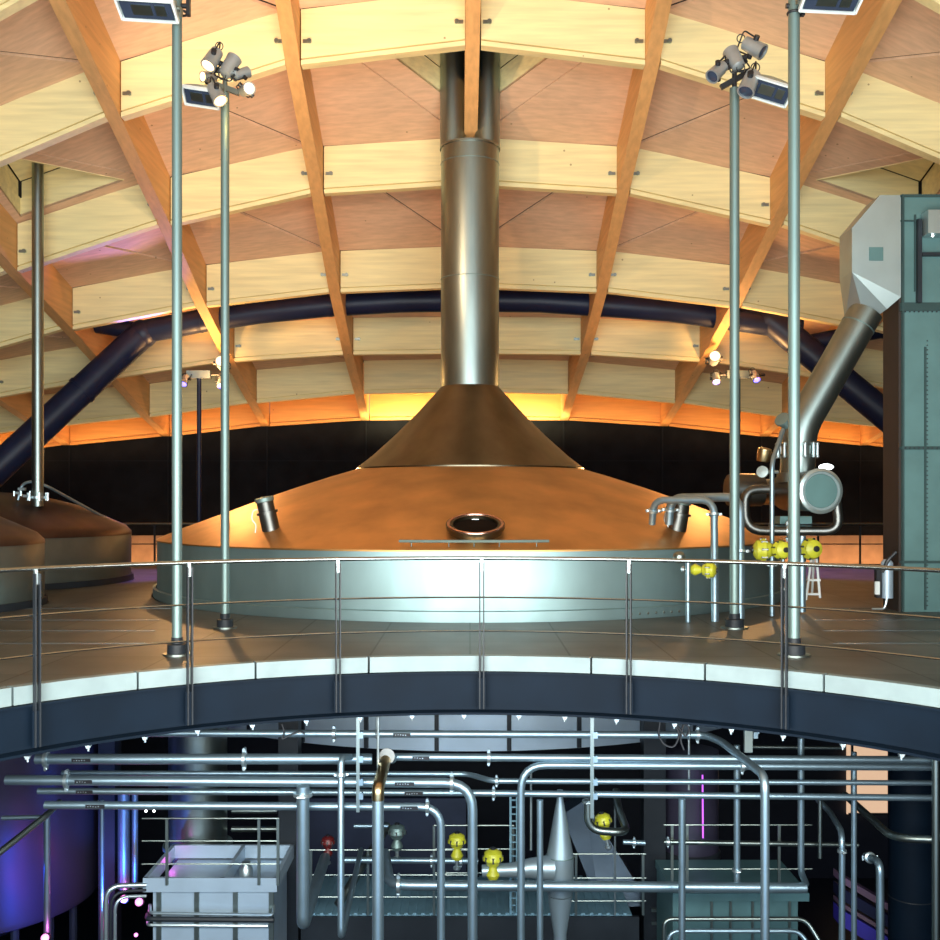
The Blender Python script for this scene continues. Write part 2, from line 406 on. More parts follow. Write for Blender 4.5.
obj('leg', tube(new(), [L0, L1], .36, 22), NAVY, t); obj('leg_joint', cyl(new(), L0.lerp(L1, .30), L0.lerp(L1, .315), .385, 22), NAVY, t)
R0, R1 = P(768, 318, ya), P(985, 498, 26)
obj('leg', tube(new(), [R0, R1], .36, 22), NAVY, t); obj('leg_joint', cyl(new(), R0.lerp(R1, .30), R0.lerp(R1, .315), .385, 22), NAVY, t)
obj('lower_brace', tube(new(), [P(798, 345, ya), P(880, 330, 26.8), P(960, 335, 26.8)], .22, 16), NAVY, t)
obj('upper_brace', tube(new(), [P(-70, 300, ya), P(10, 305, ya), P(80, 322, ya), P(143, 332, ya)], .22, 16), NAVY, t)

# ------------------------------------------------------------ mash tun
t = thing('mash_tun', 'huge copper-domed steel mash tun with a tall grey chimney, centre of the hall', 'tank', tuple(TUN))
def disc_prof(*pr): return list(pr)
obj('shell', lathe(new(), [(TR, -.05), (TR, 1.0), (TR-.05, 1.02)], TUN, 160), TEAL, t)
obj('base_ring', lathe(new(), [(TR+.075, 0), (TR+.075, .15), (TR+.02, .16), (TR+.02, 0)], TUN, 160), TEAL, t)
for k in range(8):
    a = .40+k*.024; c = TUN+Vector((math.sin(a)*(TR+.075), -math.cos(a)*(TR+.075), .07)); obj('base_bolt', sph(new(), c, .022, 4), DUCTST, t)
obj('lid', lathe(new(), [(TR+.015, 1.0), (TR+.015, 1.025), (5.6, 1.20), (5.0, 1.42), (4.2, 1.72), (3.4, 2.0), (2.7, 2.225), (2.24, 2.36), (2.2, 2.37)], TUN, 160), COPPER, t)
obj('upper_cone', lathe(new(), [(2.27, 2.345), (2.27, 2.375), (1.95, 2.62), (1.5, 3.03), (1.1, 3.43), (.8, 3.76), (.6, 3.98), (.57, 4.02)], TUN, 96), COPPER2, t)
obj('chimney', lathe(new(), [(.58, 3.98), (.58, 8.75), (.605, 8.75), (.605, 8.79), (.05, 8.79)], TUN, 64), DUCTST, t)
for z in (6.15, 8.45): obj('weld_seam', torus(new(), TUN+Vector((0, 0, z)), .581, .008, n=48, m=6), STEEL, t)
for s in (-1, 1):
    obj('flue', lathe(new(), [(.255, 8.78), (.255, 12.4)], TUN+Vector((s*.345-.0, 0, 0)), 32), DUCTST, t)
# lower drum below the deck with panel joints
obj('lower_drum', lathe(new(), [(TR-.06, -.32), (TR-.06, -1.86), (.5, -2.5), (.1, -2.5)], TUN, 160), CLADW, t)
for k in range(-8, 9):
    a = (k+.54)*.175
    c = TUN+Vector((math.sin(a)*(TR-.05), -math.cos(a)*(TR-.05), -1.1)); box_r = Matrix.Rotation(-a, 3, 'Z').inverted()
    obj('drum_batten', box(new(), c, (.06, .05, 1.5), Matrix.Rotation(a, 3, 'Z')), DARK, t)
# manway on the front of the lid
def lid_point(px_x, r):
    a = px_x; return TUN+Vector((math.sin(a)*r, -math.cos(a)*r, 1.0+(TR-r)*.362))
slope = math.atan(.36)
def lid_norm(a): return Vector((math.sin(a)*math.sin(slope), -math.cos(a)*math.sin(slope), math.cos(slope)))
mc = lid_point(0, 5.36)+Vector((.08, 0, 0)); mn = lid_norm(0)
mw = obj('manway', lathe(new(), [(.40, -.03), (.40, .12), (.44, .12), (.44, .17), (.34, .17), (.34, .03), (.02, .03)], mc, 40, mn), COPPER2, t)
obj('manway_rim', torus(new(), mc+mn*.165, .40, .028, mn, 40), mat('rose_copper', (.55, .32, .25), .25, 1), mw)
obj('manway_hole_shade', lathe(new(), [(.335, .10), (.335, .12), (.01, .12)], mc, 32, mn), mat('manway_interior', (.012, .008, .006), .9, spec=.02), mw)  # near-black disc paints the shade inside the open manway
obj('hinge', box(new(), mc+mn*.19+Vector((0, .34, .02)), (.10, .06, .05)), CLAMP, mw)
# rim rail
z0 = 1.0; rail = []
for k in range(13):
    a = -.175+.37*k/12; rail.append(TUN+Vector((math.sin(a)*(TR-.1), -math.cos(a)*(TR-.1), 1.15)))
rr_ = obj('rim_rail', tube(new(), rail, .022, 8), STEEL, t)
for k in (1, 4, 6, 8, 11): obj('rim_rail_foot', cyl(new(), rail[k]+Vector((0, 0, -.12)), rail[k], .010, 8), DUCTST, rr_)
# sight glass stubs
def stub(a, r, h, rad):
    c = lid_point(a, r); up = (lid_norm(a)*.6+Vector((0, 0, 1))+Vector((0.0, 0, 0))).normalized()
    if a > 0: up = Vector((.14, -.1, 1)).normalized()
    else: up = Vector((-.2, -.1, 1)).normalized()
    n = obj('nozzle', lathe(new(), [(rad, -.15), (rad, h*.55), (rad*1.22, h*.55), (rad*1.22, h*.62), (rad*.95, h*.62), (rad*.95, h), (rad*.2, h*1.02)], c, 20, up), DARKST, t)
    obj('cap', lathe(new(), [(rad*1.0, h*.9), (rad*1.08, h*.92), (rad*1.08, h*1.02), (rad*.2, h*1.05)], c, 20, up), STEEL, n)
    s = c+up*h*.6; obj('chain', tube(new(), [s, s+Vector((-.22, 0, .05)), s+Vector((-.25, 0, -.12)), s+Vector((-.17, 0, -.2)), s+Vector((-.2, 0, -.42))], .009, 6, .08), CLAMP, n)
    return n
stub(-.63, 5.35, .55, .14); stub(.665, 5.35, .5, .15)

# ------------------------------------------------------------ left tanks
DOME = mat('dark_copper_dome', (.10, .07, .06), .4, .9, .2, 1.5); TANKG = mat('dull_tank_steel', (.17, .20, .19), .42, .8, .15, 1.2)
def wash(label, c, R, prof, mbody):
    t = thing('domed_tank', label, 'tank', tuple(c), 'smaller domed tanks at the left')
    obj('shell', lathe(new(), [(R, -.05), (R, 1.02), (R-.03, 1.06)], c, 96), mbody, t)
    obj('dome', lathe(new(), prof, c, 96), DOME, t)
    obj('base_ring', lathe(new(), [(R+.05, 0), (R+.05, .12), (R+.02, .12), (R+.02, 0)], c, 96), DARK, t)
    return t
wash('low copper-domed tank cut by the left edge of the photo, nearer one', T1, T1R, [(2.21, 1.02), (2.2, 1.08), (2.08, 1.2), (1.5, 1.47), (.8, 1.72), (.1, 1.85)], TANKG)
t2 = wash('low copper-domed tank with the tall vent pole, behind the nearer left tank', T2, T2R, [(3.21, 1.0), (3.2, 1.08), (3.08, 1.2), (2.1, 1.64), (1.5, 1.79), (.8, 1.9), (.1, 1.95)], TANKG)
c = P(21, 495, 21.5); d = P(118, 525, 23.4)
obj('spray_pipe', tube(new(), [P(18, 500, 21.5), P(22, 484, 21.5), P(32, 481, 21.5), P(47, 486, 21.6), d], .03, 8, .15), PIPE, t2)
cl = new()
for x, y in ((18, 493), (22, 489), (27, 496)): box(cl, P(x, y, 21.4), (.14, .08, .05)); 
for x in (14, 21, 30): cyl(cl, P(x, 496, 21.35), P(x, 491, 21.35), .02, 8)
obj('clamp', cl, CLAMP, t2)
t = thing('vent_pole', 'tall thick steel vent pole rising from the left copper dome into a roof coffer', 'pole', (-8.85, 21.5, 1.6))
obj('pole', cyl(new(), (-8.85, 21.5, 1.62), (-8.85, 21.5, 8.75), .115, 20), DUCTST, t)
b = new(); cyl(b, (-8.85, 21.5, 1.78), (-8.85, 21.5, 1.83), .16, 16)
for k in range(6):
    a = k*PI/3; cyl(b, Vector((-8.85+.2*math.cos(a), 21.5+.2*math.sin(a), 1.74)), Vector((-8.85+.2*math.cos(a), 21.5+.2*math.sin(a), 1.9)), .03, 8)
    cyl(b, (-8.85, 21.5, 1.8), Vector((-8.85+.22*math.cos(a), 21.5+.22*math.sin(a), 1.8)), .02, 6)
obj('clamp', b, CLAMP, t)

# ------------------------------------------------------------ near curved railing
t = thing('curved_railing', 'thin steel guard railing curving round the edge of the open void', 'railing', (0, 11.7, 0))
RA = VR+.0
angs = [math.radians(v) for v in (-104, -86, -68)]+[-.842, -.560, -.268, .024, .322, .625, .95]+[math.radians(v) for v in (69, 87, 105)]
def vp(a, r, z): return VC+Vector((r*math.sin(a), r*math.cos(a), z))
def arcpath(r, z, a0, a1, n=70): return [vp(a0+(a1-a0)*i/n, r, z) for i in range(n+1)]
obj('handrail', tube(new(), arcpath(VR-.03, 1.095, angs[0], angs[-1]), .022, 10), RAILM, t)
for z in (.66, .285): obj('mid_rail', tube(new(), arcpath(VR-.03, z, angs[0], angs[-1]), .010, 8), RAILM, t)
for k, a in enumerate(angs):
    b = new(); R3 = Matrix.Rotation(-a, 3, 'Z')
    for s in (-1, 1): box(b, vp(a, VR-.075, .24)+R3@Vector((s*.022, 0, 0)), (.014, .05, 1.62), R3)
    po = obj('post', b, DARK, t)
    obj('top_bracket', box(new(), vp(a, VR-.05, 1.02), (.028, .03, .14), R3), CLAMP, po)
    obj('fixing_plate', box(new(), vp(a, VR-.07, -.4), (.09, .02, .34), R3), BEAMP, po)
# clips under the fascia beam
xs = (26, 87, 144, 197, 252, 306, 360, 412, 464, 519, 565, 617, 675, 732, 784, 844, 903)
for k, px in enumerate(xs):
    lo, hi = -1.2, 1.2
    for _ in range(40):
        m_ = (lo+hi)/2; p = vp(m_, VR-.06, 0)
        if CX+p.x/p.y*F < px: lo = m_
        else: hi = m_
    p = vp(lo, VR-.075, -.64); b = new()
    prism(b, [p+Vector((-.027, 0, 0)), p+Vector((.027, 0, 0)), p+Vector((.014, 0, -.03)), p+Vector((-.014, 0, -.03))], (0, .04, 0))
    cyl(b, p+Vector((0, .02, -.03)), p+Vector((0, .02, -.055)), .012, 8)
    o = obj('beam_clip', b, CLAMP); tag(o, 'small white clip under the dark curved beam, ' + ('%s from the left' % ['leftmost', 'second', 'third', 'fourth', 'fifth', 'sixth', 'seventh', 'eighth', 'ninth', 'tenth', 'eleventh', 'twelfth', 'thirteenth', 'fourteenth', 'fifteenth', 'sixteenth', 'last'][k]).replace('leftmost from the left', 'leftmost').replace('last from the left', 'rightmost'), 'clip', 'white clips under the curved beam')
# rear guard rails
for x0, x1, lb in ((-11.0, -5.2, 'thin dark guard rail on the rear gallery edge, left of the tun'), (7.2, 16, 'thin dark guard rail on the rear gallery edge, beside the teal duct')):
    t = thing('gallery_railing', lb, 'railing', ((x0+x1)/2, 28.8, 0), 'rear gallery guard rails')
    obj('handrail', cyl(new(), (x0, 28.8, 1.1), (x1, 28.8, 1.1), .03, 8), DUCTST, t)
    obj('mid_rail', cyl(new(), (x0, 28.8, .55), (x1, 28.8, .55), .015, 8), DARK, t)
    n = int((x1-x0)/1.15)+1
    for k in range(n): obj('post', box(new(), (x0+.05+k*1.15, 28.8, .55), (.05, .03, 1.1)), DARK, t)

# ------------------------------------------------------------ floodlight masts and lamps
def can(label, p, d, glow=None, s=1.0, group='spot cans clustered on the front masts'):
    p = Vector(p); d = Vector(d).normalized(); t = thing('spotlight', label, 'lamp', tuple(p), group)
    obj('housing', lathe(new(), [(.045*s, -.13*s), (.075*s, -.11*s), (.082*s, -.02*s), (.088*s, .10*s), (.092*s, .14*s), (.075*s, .14*s), (.075*s, .115*s), (.01, .115*s)], p, 24, d), LAMPBODY, t)
    obj('lens', lathe(new(), [(.073*s, .116*s), (.073*s, .124*s), (.04*s, .135*s), (.005, .138*s)], p, 20, d), glow or GLASSD, t)
    q = Vector((0, 0, 1)).rotation_difference(d); sx = q @ Vector((1, 0, 0))
    obj('yoke', tube(new(), [p+sx*.1*s, p+sx*.115*s-d*.18*s, p-sx*.115*s-d*.18*s, p-sx*.1*s], .009*s, 6, .05), BLACKP, t)
    kb = obj('knob', cyl(new(), p+sx*.08*s, p+sx*.13*s, .032*s, 12), BLACKP, t); cyl_b = new(); cyl(cyl_b, p-sx*.08*s, p-sx*.13*s, .032*s, 12); obj('knob', cyl_b, BLACKP, t)
    torus_b = new(); torus(torus_b, p-d*.17*s+Vector((.0, 0, .03)), .045*s, .006*s, (0, 1, .2), 16, 6); obj('safety_ring', torus_b, BLACKP, t)
    return t
def flood(label, p, w_, h_, tilt, flip=1):
    """rectangular floodlight with a deep pale hood over a dark glass"""
    p = Vector(p); t = thing('floodlight', label, 'lamp', tuple(p), 'rectangular floodlights on the front masts')
    R3 = Matrix.Rotation(tilt[1], 3, 'Y') @ Matrix.Rotation(tilt[0], 3, 'X')
    def T(x, y, z): return p+R3@Vector((x, y, z))
    b = new(); n = 9; rr = []
    for k in range(n+1):
        u = -1+2*k/n; hh = h_*(1-.55*u*u)
        rr.append([T(u*w_/2, -.13, 0), T(u*w_/2, .16, 0), T(u*w_/2, .16, hh*.75), T(u*w_/2, -.02, hh), T(u*w_/2, -.13, hh*.35)])
    loft(b, rr); h = obj('hood', b, HOOD, t)
    obj('glass', box(new(), T(0, .01, -.012), (w_*.9, .24, .03), R3), GLASSD, t)
    fr = new()
    for dx, dy, sx, sy in ((0, -.135, w_, .025), (0, .155, w_, .025), (-w_/2, .01, .025, .3), (w_/2, .01, .025, .3)): box(fr, T(dx, dy, -.015), (sx, sy, .05), R3)
    obj('frame', fr, WHITEP, t)
    refl = new(); box(refl, T(-.05, .0, -.03), (w_*.35, .14, .012), R3); box(refl, T(w_*.25, 0, -.03), (w_*.18, .14, .012), R3); obj('reflector', refl, DUCTST, t)
    obj('bracket', tube(new(), [T(flip*w_*.5, 0, .03), T(flip*(w_*.5+.07), 0, .02), T(flip*(w_*.5+.07), .02, -.09)], .018, 8, .03), DUCTST, t)
    return t
def mast(label, x, y, top, r=.055, shoe=True, grp='floodlight masts in front of the tun', m_=STEEL):
    t = thing('light_mast', label, 'mast', (x, y, 0), grp)
    obj('pole', cyl(new(), (x, y, 0), (x, y, top), r, 20), m_, t)
    if shoe:
        obj('base_collar', lathe(new(), [(r*1.9, 0), (r*1.9, .12), (r*1.15, .13), (r*1.15, .2)], (x, y, 0), 20), DARK, t)
        obj('base_plate', lathe(new(), [(r*2.8, 0), (r*2.8, .02), (r, .02)], (x, y, 0), 24), DUCTST, t)
    return t
a = P(177, 655, 11.8); m1 = mast('tall steel floodlight mast, leftmost of four, near the railing', a.x, a.y, 7.45, .056)
a = P(225, 628, 14.3); m2 = mast('steel lamp mast with glowing spotlights, left, foot closer to the tun', a.x, a.y, 7.28, .058)
a = P(734.5, 628, 14.3); m3 = mast('steel lamp mast carrying unlit spotlights, right, foot closer to the tun', a.x, a.y, 7.35, .066)
a = P(794, 656, 11.75); m4 = mast('tall steel floodlight mast, rightmost of four, near the railing', a.x, a.y, 7.45, .064)
for mm, px, Y in ((m1, 181, 11.8), (m4, 794, 11.75)):
    b = new(); p = P(px, 6, Y); cyl(b, p+Vector((-.09, 0, 0)), p+Vector((.09, 0, 0)), .03, 8); torus(b, p+Vector((0, 0, -.08)), .068, .015, n=20); box(b, p+Vector((.09, -.02, -.02)), (.04, .06, .2)); obj('clamp', b, BLACKP, mm)
for mm, px, py in ((m2, 229, 88), (m3, 733, 80)):
    p = Vector((mm.location.x, mm.location.y, P(px, py, 14.3).z)); b = new()
    box(b, p, (.42, .06, .07), Matrix.Rotation(-.5 if px > 400 else .35, 3, 'Y')); cyl(b, p+Vector((0, 0, -.1)), p+Vector((.0, 0, .32)), .035, 10)
    box(b, p+Vector((0, 0, .2)), (.36, .05, .05), Matrix.Rotation(-.35 if px > 400 else .5, 3, 'Y')); obj('lamp_bracket', b, BLACKP if px > 400 else DUCTST, mm)
flood('pale rectangular floodlight on the leftmost mast, cut by the top edge', P(147, 8, 11.55), .62, .26, (-.35, .06))
flood('pale rectangular floodlight on the rightmost mast, cut by the top edge', P(832, -1, 11.5), .62, .26, (-.35, .05), -1)
flood('pale rectangular floodlight below the glowing spotlights on the left mast', P(201, 96, 14.2), .46, .2, (-.5, .15))
flood('pale hooded floodlight below the unlit spotlights on the right mast', P(770, 90, 14.1), .56, .3, (-.6, .3), -1)
can('glowing spotlight on the left mast, topmost, facing down', P(213, 58, 14.2), (-.35, -.45, -.9), GLOWW, 1.15)
can('unlit upright grey spotlight on the left mast, in the middle of the cluster', P(229, 67, 14.25), (.4, .3, .85), None, 1.15)
can('small unlit spotlight on the left mast, right of the upright one', P(241, 74, 14.3), (.6, .5, .4), None, .85)
can('glowing spotlight on the left mast, lowest right of the cluster', P(246, 90, 14.15), (.5, -.8, -.15), GLOWW, .95)
can('grey spotlight on the left mast with a faint glow, beside the floodlight', P(216, 93, 14.05), (.45, -.3, -.8), GLOWW, 1.1)
can('glowing yellowish spotlight on the left mast, half behind the upright one', P(209, 77, 14.4), (-.5, -.6, -.2), GLOWW, .8)
can('unlit spotlight on the right mast, lowest left, facing down left', P(718, 71, 14.2), (-.55, -.35, -.6), None, 1.1)
can('unlit spotlight on the right mast, upright in the middle of the cluster', P(735, 60, 14.25), (-.25, .4, .8), None, 1.2)
can('unlit spotlight on the right mast, topmost, facing down right', P(753, 47, 14.25), (.7, -.4, -.6), None, 1.2)
can('unlit pale spotlight on the right mast, lowest right, above the hooded floodlight', P(750, 82, 14.05), (-.4, -.3, -.85), None, 1.3)
# rear masts with warm and violet spots
for s, x, lb in ((-1, -7.12, 'thin dark mast behind the tun, left, carrying violet spots'), (1, 7.05, 'thin dark mast behind the tun, right, carrying violet spots')):
    t = thing('rear_light_mast', lb, 'mast', (x, 27.6, 0), 'rear lamp masts')
    obj('pole', cyl(new(), (x, 27.6, 0), (x, 27.6, 4.95), .06, 12), NAVY, t)
    obj('cross_plate', box(new(), (x, 27.6, 5.05), (.62, .2, .2)), DUCTST, t)
    obj('cross_bar', cyl(new(), (x-.7, 27.6, 5.05), (x+.7, 27.6, 5.05), .04, 10), BLACKP, t)
G2 = 'spots on the rear masts'
can('violet spotlight on the left rear mast, left end', P(185, 380, 27.4), (-.1, -.7, -.8), GLOWV, 1.2, G2)
can('violet spotlight on the left rear mast, right end', P(221, 382, 27.4), (.15, -.7, -.8), GLOWV, 1.2, G2)
can('warm glowing spotlight on the left rear mast', P(222, 364, 27.4), (.1, -.9, .2), GLOWW, 1.7, G2)
can('violet spotlight on the right rear mast, left end', P(716, 378, 27.4), (-.1, -.7, -.8), GLOWV, 1.2, G2)
can('violet spotlight on the right rear mast, right end', P(755, 376, 27.4), (.15, -.7, -.8), GLOWV, 1.2, G2)
can('warm glowing spotlight on the right rear mast', P(714, 359, 27.4), (-.1, -.9, .2), GLOWW, 1.7, G2)

# ------------------------------------------------------------ right teal duct column, hood and sloping duct
YD = 16.4
t = thing('duct_column', 'tall teal riveted sheet-metal duct column at the right edge', 'duct', (7.6, 16.7, 0))
xl = P(902, 0, YD).x; zt = P(0, 195, YD).z
obj('casing', box(new(), ((xl+8.9)/2, YD+.33, zt/2), (8.9-xl, .66, zt)), DUCTP, t)
obj('side_panel', box(new(), (xl-.02, YD+.34, zt/2-.7), (.04, .62, zt-1.4)), mat('dark_brown_side', (.03, .019, .015), .7), t)  # thin plate that makes the left side of the column dark brown
fl = new()
for y_, hh in ((196, .04), (221, .02), (307, .13), (448, .05), (562, .04)):
    box(fl, ((xl+8.9)/2, YD-.012, P(0, y_, YD).z), (8.9-xl+.03, .03, hh)); box(fl, (xl-.012, YD+.33, P(0, y_, YD).z), (.03, .68, hh))
box(fl, (xl+.01, YD-.015, zt/2), (.03, .03, zt)); box(fl, (P(925, 0, YD).x, YD-.01, zt/2*.64), (.03, .022, zt*.63)); box(fl, (xl+.2, YD-.01, 5.6), (.03, .02, 1.2))
obj('flange', fl, mat('flange_teal', (.025, .06, .06), .5, .1), t)
rv = new()
for k in range(60): sph(rv, (P(925, 0, YD).x+.03, YD-.015, .1+k*.07), .011, 3)
for k in range(26): sph(rv, (xl+.04+k*.07, YD-.03, P(0, 448, YD).z+.0), .013, 3)
for k in range(26): sph(rv, (xl+.04+k*.07, YD-.03, P(0, 312, YD).z), .013, 3)
obj('rivets', rv, DARK, t)['kind'] = 'stuff'
cb = obj('control_box', box(new(), P(931, 226, YD)+Vector((0.05, -.14, 0)), (.42, .26, .36)), HOOD, t)
obj('channel', box(new(), P(917.5, 262, YD)+Vector((0, -.05, 0)), (.06, .1, 1.3)), DARK, t)
obj('channel', box(new(), P(930, 255, YD)+Vector((.1, -.04, 0)), (.5, .08, .05)), DARK, t)
obj('indicator', sph(new(), P(927, 239, YD)+Vector((0, -.2, 0)), .02, 6), GLOWC, cb)
# hood
t = thing('hood_box', 'pale sheet-metal transition hood joining the sloping duct to the teal column', 'duct', tuple(P(870, 320, YD)))
yb = YD+.55
fr_ = [P(852, 228, YD), P(880, 195, YD), P(901, 195, YD), P(901, 297, YD), P(852, 272, YD)]
bk_ = [Vector((p.x, yb, p.z)) for p in fr_]
low_f = [P(866, 324, YD+.12), P(887, 309, YD+.12)]; low_b = [P(845, 320, YD+.45), P(870, 304, YD+.5)]
b = new(); V = [b.verts.new(p) for p in fr_+bk_+low_f+low_b]
A, B_, C_, D_, E_, A2, B2, C2, D2, E2, F1, F2, G1, G2_ = V
for f in ((A, B_, C_, D_, E_), (A2, E2, D2, C2, B2), (A, A2, B2, B_), (B_, B2, C2, C_), (C_, C2, D2, D_), (A, E_, E2, A2), (E_, D_, F2, F1), (D_, D2, G2_, F2), (E_, F1, G1, E2), (E2, G1, G2_, D2), (F1, F2, G2_, G1)): b.faces.new(f)
obj('sheet_body', b, HOOD, t, 8)
obj('patch_plate', box(new(), P(876, 254, YD)+Vector((0, -.006, 0)), (.22, .012, .21)), DUCTP, t)
t = thing('sloping_duct', 'wide round steel duct sloping down from the pale hood to the mill', 'duct', tuple(P(797, 475, 16.7)))
q0, q1, q2, q3 = P(866, 312, 16.67), P(800, 428, 16.6), P(797, 440, 16.6), P(797, 474, 16.6)
obj('duct', tube(new(), [q0, q1, q3], .265, 28, .25), DUCTST, t)
obj('duct_seam', cyl(new(), q0.lerp(q1, .12), q0.lerp(q1, .128), .272, 28), STEEL, t)
b = new(); lathe(b, [(.30, 0), (.30, .03)], P(797, 456, 16.6), 28); lathe(b, [(.30, 0), (.30, .03)], P(797, 446, 16.6), 28); obj('flange', b, DUCTST, t)
b = new()
for k in range(12):
    a = k*PI/6+.1; c = P(797, 451, 16.6)+Vector((.31*math.cos(a), .31*math.sin(a), 0)); cyl(b, c+Vector((0, 0, -.09)), c+Vector((0, 0, .12)), .02, 8)
    sph(b, c+Vector((0, 0, .11)), .028, 5); sph(b, c+Vector((0, 0, -.09)), .028, 5)
obj('flange_bolts', b, CLAMP, t)
sp = new(); lathe(sp, [(.09, -.02), (.09, .1), (.12, .1), (.12, .14), (.02, .15)], P(786, 424, 16.35), 16, (-.6, -.5, .5)); obj('inspection_port', sp, STEEL, t)

# mixing vessel / mashing machine
t = thing('mashing_machine', 'dark horizontal steel mashing cylinder with a round pale end cover, right of the tun', 'machine', tuple(P(795, 545, 16.6)))
e0, e1 = P(821, 491, 15.85), P(764, 492, 18.0); ax = (e1-e0).normalized()
obj('body', lathe(new(), [(.31, .05), (.31, (e1-e0).length*.55), (.22, (e1-e0).length*.6), (.22, (e1-e0).length), (.05, (e1-e0).length+.03)], e0, 36, ax), DARKST, t)
cv = obj('end_cover', lathe(new(), [(.345, .06), (.345, 0), (.30, -.02), (.29, .0), (.02, .004)], e0, 40, ax), HOOD, t)
obj('cover_plate', lathe(new(), [(.26, -.004), (.25, -.012), (.01, -.012)], e0, 36, ax), DUCTP, cv)
obj('side_drum', lathe(new(), [(.1, 0), (.26, .0), (.27, .05), (.27, .55), (.1, .58)], P(729, 490, 17.4), 28, (1, .15, 0)), DARKST, t)
b = new(); p = P(795, 476, 16.6); lathe(b, [(.28, -.1), (.28, .05), (.2, .06)], p, 24); obj('inlet_neck', b, DUCTST, t)
b = new(); box(b, P(793, 520, 16.6), (.5, .3, .12)); box(b, P(790, 527, 16.6), (.62, .22, .05)); obj('bed_plate', b, DUCTP, t)
g = obj('gauge', lathe(new(), [(.09, 0), (.09, .05), (.02, .055)], P(763, 472, 16.2), 20, (-.6, -1, .1)), HOOD, t); sph_b = new(); cyl(sph_b, P(763, 472, 16.25), P(778, 472, 16.3), .025, 8); obj('gauge_stem', sph_b, CLAMP, g)
obj('round_can', lathe(new(), [(.1, 0), (.105, .02), (.105, .2), (.03, .22)], P(763, 461, 16.9), 20, (.1, -.2, 1)), PIPEB, t)
l = obj('work_lamp', sph(new(), P(826, 467, 16.0), .11, 8, (1, 1, .45)), GLOWC, t)
obj('lamp_stem', cyl(new(), P(826, 467, 16.0), P(826, 476, 16.05), .02, 8), CLAMP, l)

# pipework helpers: each run is a thing
def clampring(p, d, r):
    p = Vector(p); b = new(); d = Vector(d).normalized(); lathe(b, [(r*1.5, -.018), (r*1.5, .018), (r*1.02, .03)], p, 18, d)
    q = Vector((0, 0, 1)).rotation_difference(d)
    for s in (-1, 1):
        c = p+(q@Vector((s*r*1.9, 0, 0))); cyl(b, c-(q@Vector((0, r*.6, 0))), c+(q@Vector((0, r*.6, 0))), r*.28, 8); box(b, p+(q@Vector((s*r*1.6, 0, 0))), (r*.7, r*.7, .03))
    return b
def pipe(label, pts, wpx, m_=None, rad=.13, clamps=(), tags=(), name='steel_pipe', grp='steel pipes hung below the curved beam', braket=()):
    """pts: (px, py, Y) corners; wpx: width at the first corner"""
    pp = [P(*p) for p in pts]; r = M(wpx, pts[0][2])/2
    t = thing(name, label, 'pipe', tuple(pp[0]), grp)
    obj('tube', tube(new(), pp, r, 16, rad), m_ or PIPE, t)
    for k, f in clamps:
        c = pp[k].lerp(pp[k+1], f); obj('clamp', clampring(c, pp[k+1]-pp[k], r), CLAMP, t)
    for k, f, L in tags:
        c = pp[k].lerp(pp[k+1], f); d = (pp[k+1]-pp[k]).normalized()
        lb = obj('label_tape', box(new(), c+Vector((0, -r-.003, 0)), (L, .008, min(r*1.2, .04))), LABEL, t)
        b = new(); n = int(L/.03)
        for q in range(1, n-1):
            box(b, c+Vector((-L/2+q*.03, -r-.009, random.uniform(-.004, .004))), (.014, .004, random.uniform(.006, .014)))
        obj('label_marks', b, CLAMP, lb)
    for k, f in braket:
        c = pp[k].lerp(pp[k+1], f); b = new(); torus(b, c, r*1.15, .012, pp[k+1]-pp[k], 20, 6); cyl(b, c+Vector((0, 0, r)), Vector((c.x, c.y, -.66)), .012, 8); obj('hanger', b, CLAMP, t)
    return t
def valve(label, p, s=1, ax=(1, 0, 0), m_=None, grp='yellow valve actuators', horiz=False):
    p = Vector(p); t = thing('valve_actuator', label, 'valve', tuple(p), grp); m_ = m_ or YELLOW; a = Vector(ax)
    obj('diaphragm_case', lathe(new(), [(.02, -.1*s), (.07*s, -.09*s), (.10*s, -.04*s), (.125*s, -.02*s), (.125*s, .01*s), (.11*s, .03*s), (.105*s, .07*s), (.06*s, .10*s), (.02, .11*s)], p, 26, a), m_, t)
    q = Vector((0, 0, 1)).rotation_difference(a.normalized())
    for k in range(8): c = p+q@Vector((.118*s*math.cos(k*PI/4), .118*s*math.sin(k*PI/4), 0)); obj('case_bolt', cyl(new(), c-a.normalized()*.035*s, c+a.normalized()*.03*s, .013*s, 6), DARKST, t)
    obj('hub', lathe(new(), [(.035*s, .10*s), (.035*s, .125*s), (.01, .13*s)], p, 14, a), BLACKP, t)
    obj('lower_bell', lathe(new(), [(.02, -.26*s), (.06*s, -.25*s), (.085*s, -.2*s), (.06*s, -.14*s), (.04*s, -.1*s)], p, 22, a), m_, t)
    obj('stem', lathe(new(), [(.03*s, -.40*s), (.05*s, -.38*s), (.05*s, -.35*s), (.025*s, -.34*s), (.025*s, -.25*s)], p, 14, a), CLAMP, t)
    return t

